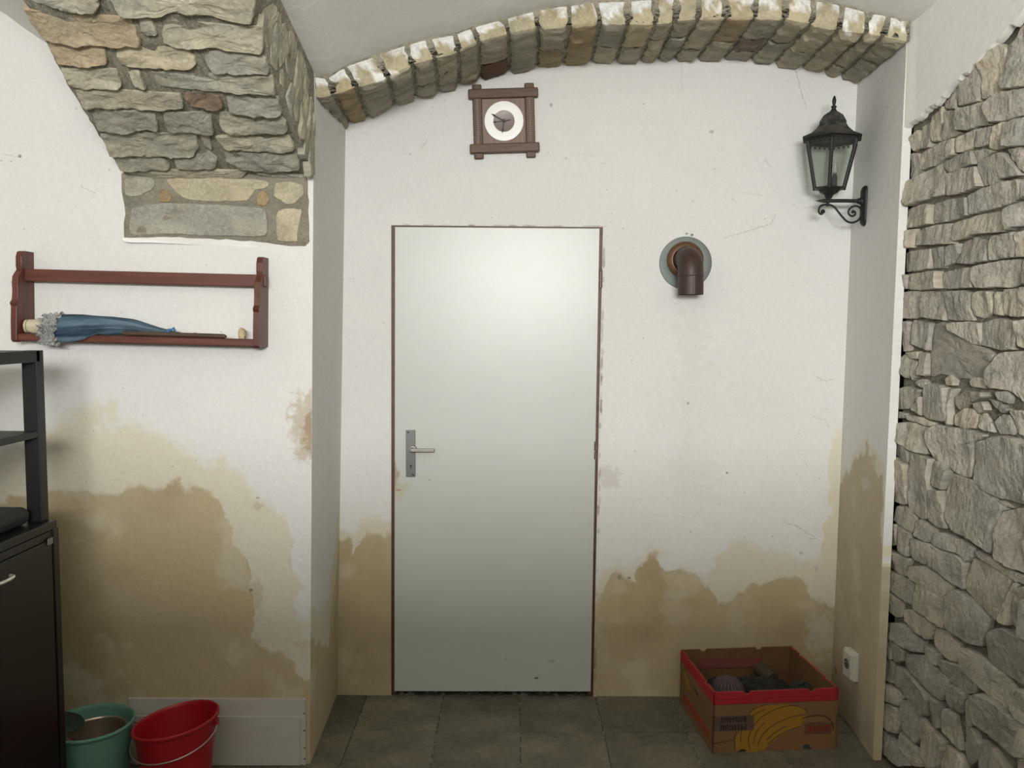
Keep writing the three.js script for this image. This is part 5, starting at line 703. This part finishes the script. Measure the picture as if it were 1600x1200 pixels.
  const fm = [M({ map: front, roughness: 0.85 }), kraft], sdm = [M({ map: side, roughness: 0.85 }), kraft];
  const g1 = fit(extrude(face(w, [-0.235, 0.29], true), T), w, h); g1.translate(0, 0, -T); part(t, 'front_panel', g1, fm[0]);
  const g2 = fit(extrude(face(w, [-0.3, 0.2]), T), 0.25, 0.25); g2.translate(0, 0, -d); part(t, 'back_panel', g2, kraft);
  const hole = []; for (let i = 0; i < 14; i++) { const a = i / 14 * 6.283; hole.push([Math.cos(a) * 0.035, 0.14 + Math.sin(a) * 0.014]); }
  for (const s of [-1, 1]) { const g = fit(extrude(face(d, [-0.28, 0.28]), T, 0, [hole]), d, h); g.rotateY(s * Math.PI / 2); g.translate(s * (w / 2 - T * (s > 0 ? 1 : 1)), 0, -d / 2); part(t, 'side_panel', g, sdm[0]); const lining = extrude(face(d - 0.02, [-0.28, 0.28]), 0.002, 0, [hole]); fit(lining, 0.25, 0.25); lining.rotateY(Math.PI / 2); lining.translate(s * (w / 2 - T - 0.002) - (s < 0 ? 0 : 0.001), 0, -d / 2); part(t, 'lining', lining, kraft); }
  const ig = fit(extrude(face(w - 0.02, [-0.235, 0.29], true), 0.002), 0.25, 0.25); ig.translate(0, 0, -T - 0.003); part(t, 'lining', ig, kraft);
  part(t, 'base_panel', at(new THREE.BoxGeometry(w - 0.02, 0.005, d - 0.02), 0, 0.006, -d / 2), kraft);
  part(t, 'printed_flap', at(rbox(w * 0.56, 0.045, 0.003, 0.001), -0.03, h * 0.74, -d + T + 0.004), M({ color: lin(0.2, 0.055, 0.045), roughness: 0.85 }), 'dark red printed flap');
  // contents
  const put = (x, y, z) => t.localToWorld(V(x, y, z)); t.updateMatrixWorld(true);
  const lump = (rx, ry, rz, seed, amp, f, sq = 1) => { const g = mergeVertices(new THREE.IcosahedronGeometry(1, 14).deleteAttribute('normal').deleteAttribute('uv')), p = g.attributes.position; for (let i = 0; i < p.count; i++) { const v = V().fromBufferAttribute(p, i), n = 1 + amp * (fbm(v.x * f + seed, v.y * f + v.z * f * 0.7, 4) - 0.5) * 2; const q = (t) => Math.sign(t) * Math.pow(Math.abs(t), sq), e = sq < 1 ? 1 : n, h = sq < 1 ? 1 + (n - 1) * 1.6 : n; p.setXYZ(i, q(v.x) * e * rx, q(v.y) * h * ry, q(v.z) * e * rz); } g.computeVertexNormals(); return g; };
  const hat = thing('knitted_hat', 'striped grey-purple knitted hat in the front of the banana box', 'hat', put(-0.13, 0.13, -0.17));
  { const rows = 48, g = lathe([[0.0, 0.092], [0.02, 0.09], [0.042, 0.082], [0.058, 0.066], [0.066, 0.045], [0.068, 0.025], [0.066, 0.006], [0.055, 0.0], [0, 0]], 96), p = g.attributes.position; for (let i = 0; i < p.count; i++) { const a = Math.atan2(p.getZ(i), p.getX(i)), k = 1 + 0.04 * Math.sin(a * 24); p.setX(i, p.getX(i) * k); p.setZ(i, p.getZ(i) * k); } g.computeVertexNormals();
    part(hat, 'hat_body', g, M({ map: tint(256, (x, y) => { const v = Math.sin(x * 6.283 * 24) > 0.1 ? 1 : 0.45, n = 0.8 + 0.4 * fbm(x * 60, y * 60, 2); return [0.11 * v * n, 0.08 * v * n, 0.085 * v * n]; }), roughness: 0.95 })); part(hat, 'hat_brim', at(new THREE.TorusGeometry(0.066, 0.008, 10, 48).rotateX(Math.PI / 2), 0, 0.01, 0), M({ color: lin(0.07, 0.055, 0.06), roughness: 0.95 })); }
  const cloth = (name, label, x, y, z, rx, ry, rz, seed, col, sq = 1) => { const o = thing(name, label, 'clothing', put(x, y, z)); part(o, 'cloth', lump(rx, ry, rz, seed, 0.32, sq < 1 ? 5.5 : 3.2, sq), M({ color: lin(...col), roughness: 0.9 })); const f = tube([V(-rx * 0.8, ry * 0.55, 0), V(-rx * 0.2, ry * 0.98, rz * 0.2), V(rx * 0.4, ry * 0.85, -rz * 0.1), V(rx * 0.8, ry * 0.5, rz * 0.1)], 0.007, 30, 8); part(o, 'hem', f, M({ color: lin(...col.map((q) => q * 1.4)), roughness: 0.9 })); return o; };
  cloth('dark_cloth', 'large dark crumpled cloth lining the banana box under the other things', 0, 0.077, -0.21, 0.205, 0.063, 0.185, 5, [0.016, 0.015, 0.014], 0.55);
  cloth('black_cloth', 'black cloth bunched in the middle of the banana box', 0.03, 0.165, -0.19, 0.075, 0.03, 0.08, 15, [0.012, 0.012, 0.011]);
  cloth('grey_cloth', 'dark grey-green cloth at the front right of the banana box', 0.16, 0.17, -0.13, 0.045, 0.038, 0.06, 25, [0.022, 0.023, 0.019]);
  const roll = thing('brown_roll', 'small brown roll on the dark cloth at the back of the banana box', 'roll', put(0.085, 0.17, -0.3)); roll.rotation.set(0.1, ang + 0.25, 0);
  part(roll, 'roll_body', new THREE.CylinderGeometry(0.028, 0.03, 0.09, 28).rotateX(Math.PI / 2), M({ color: lin(0.06, 0.042, 0.028), roughness: 0.8 })); part(roll, 'roll_core', at(new THREE.CylinderGeometry(0.012, 0.012, 0.094, 20).rotateX(Math.PI / 2), 0, 0, 0.001), M({ color: lin(0.04, 0.03, 0.02), roughness: 0.9 }));
}

renderer.render(scene, camera);
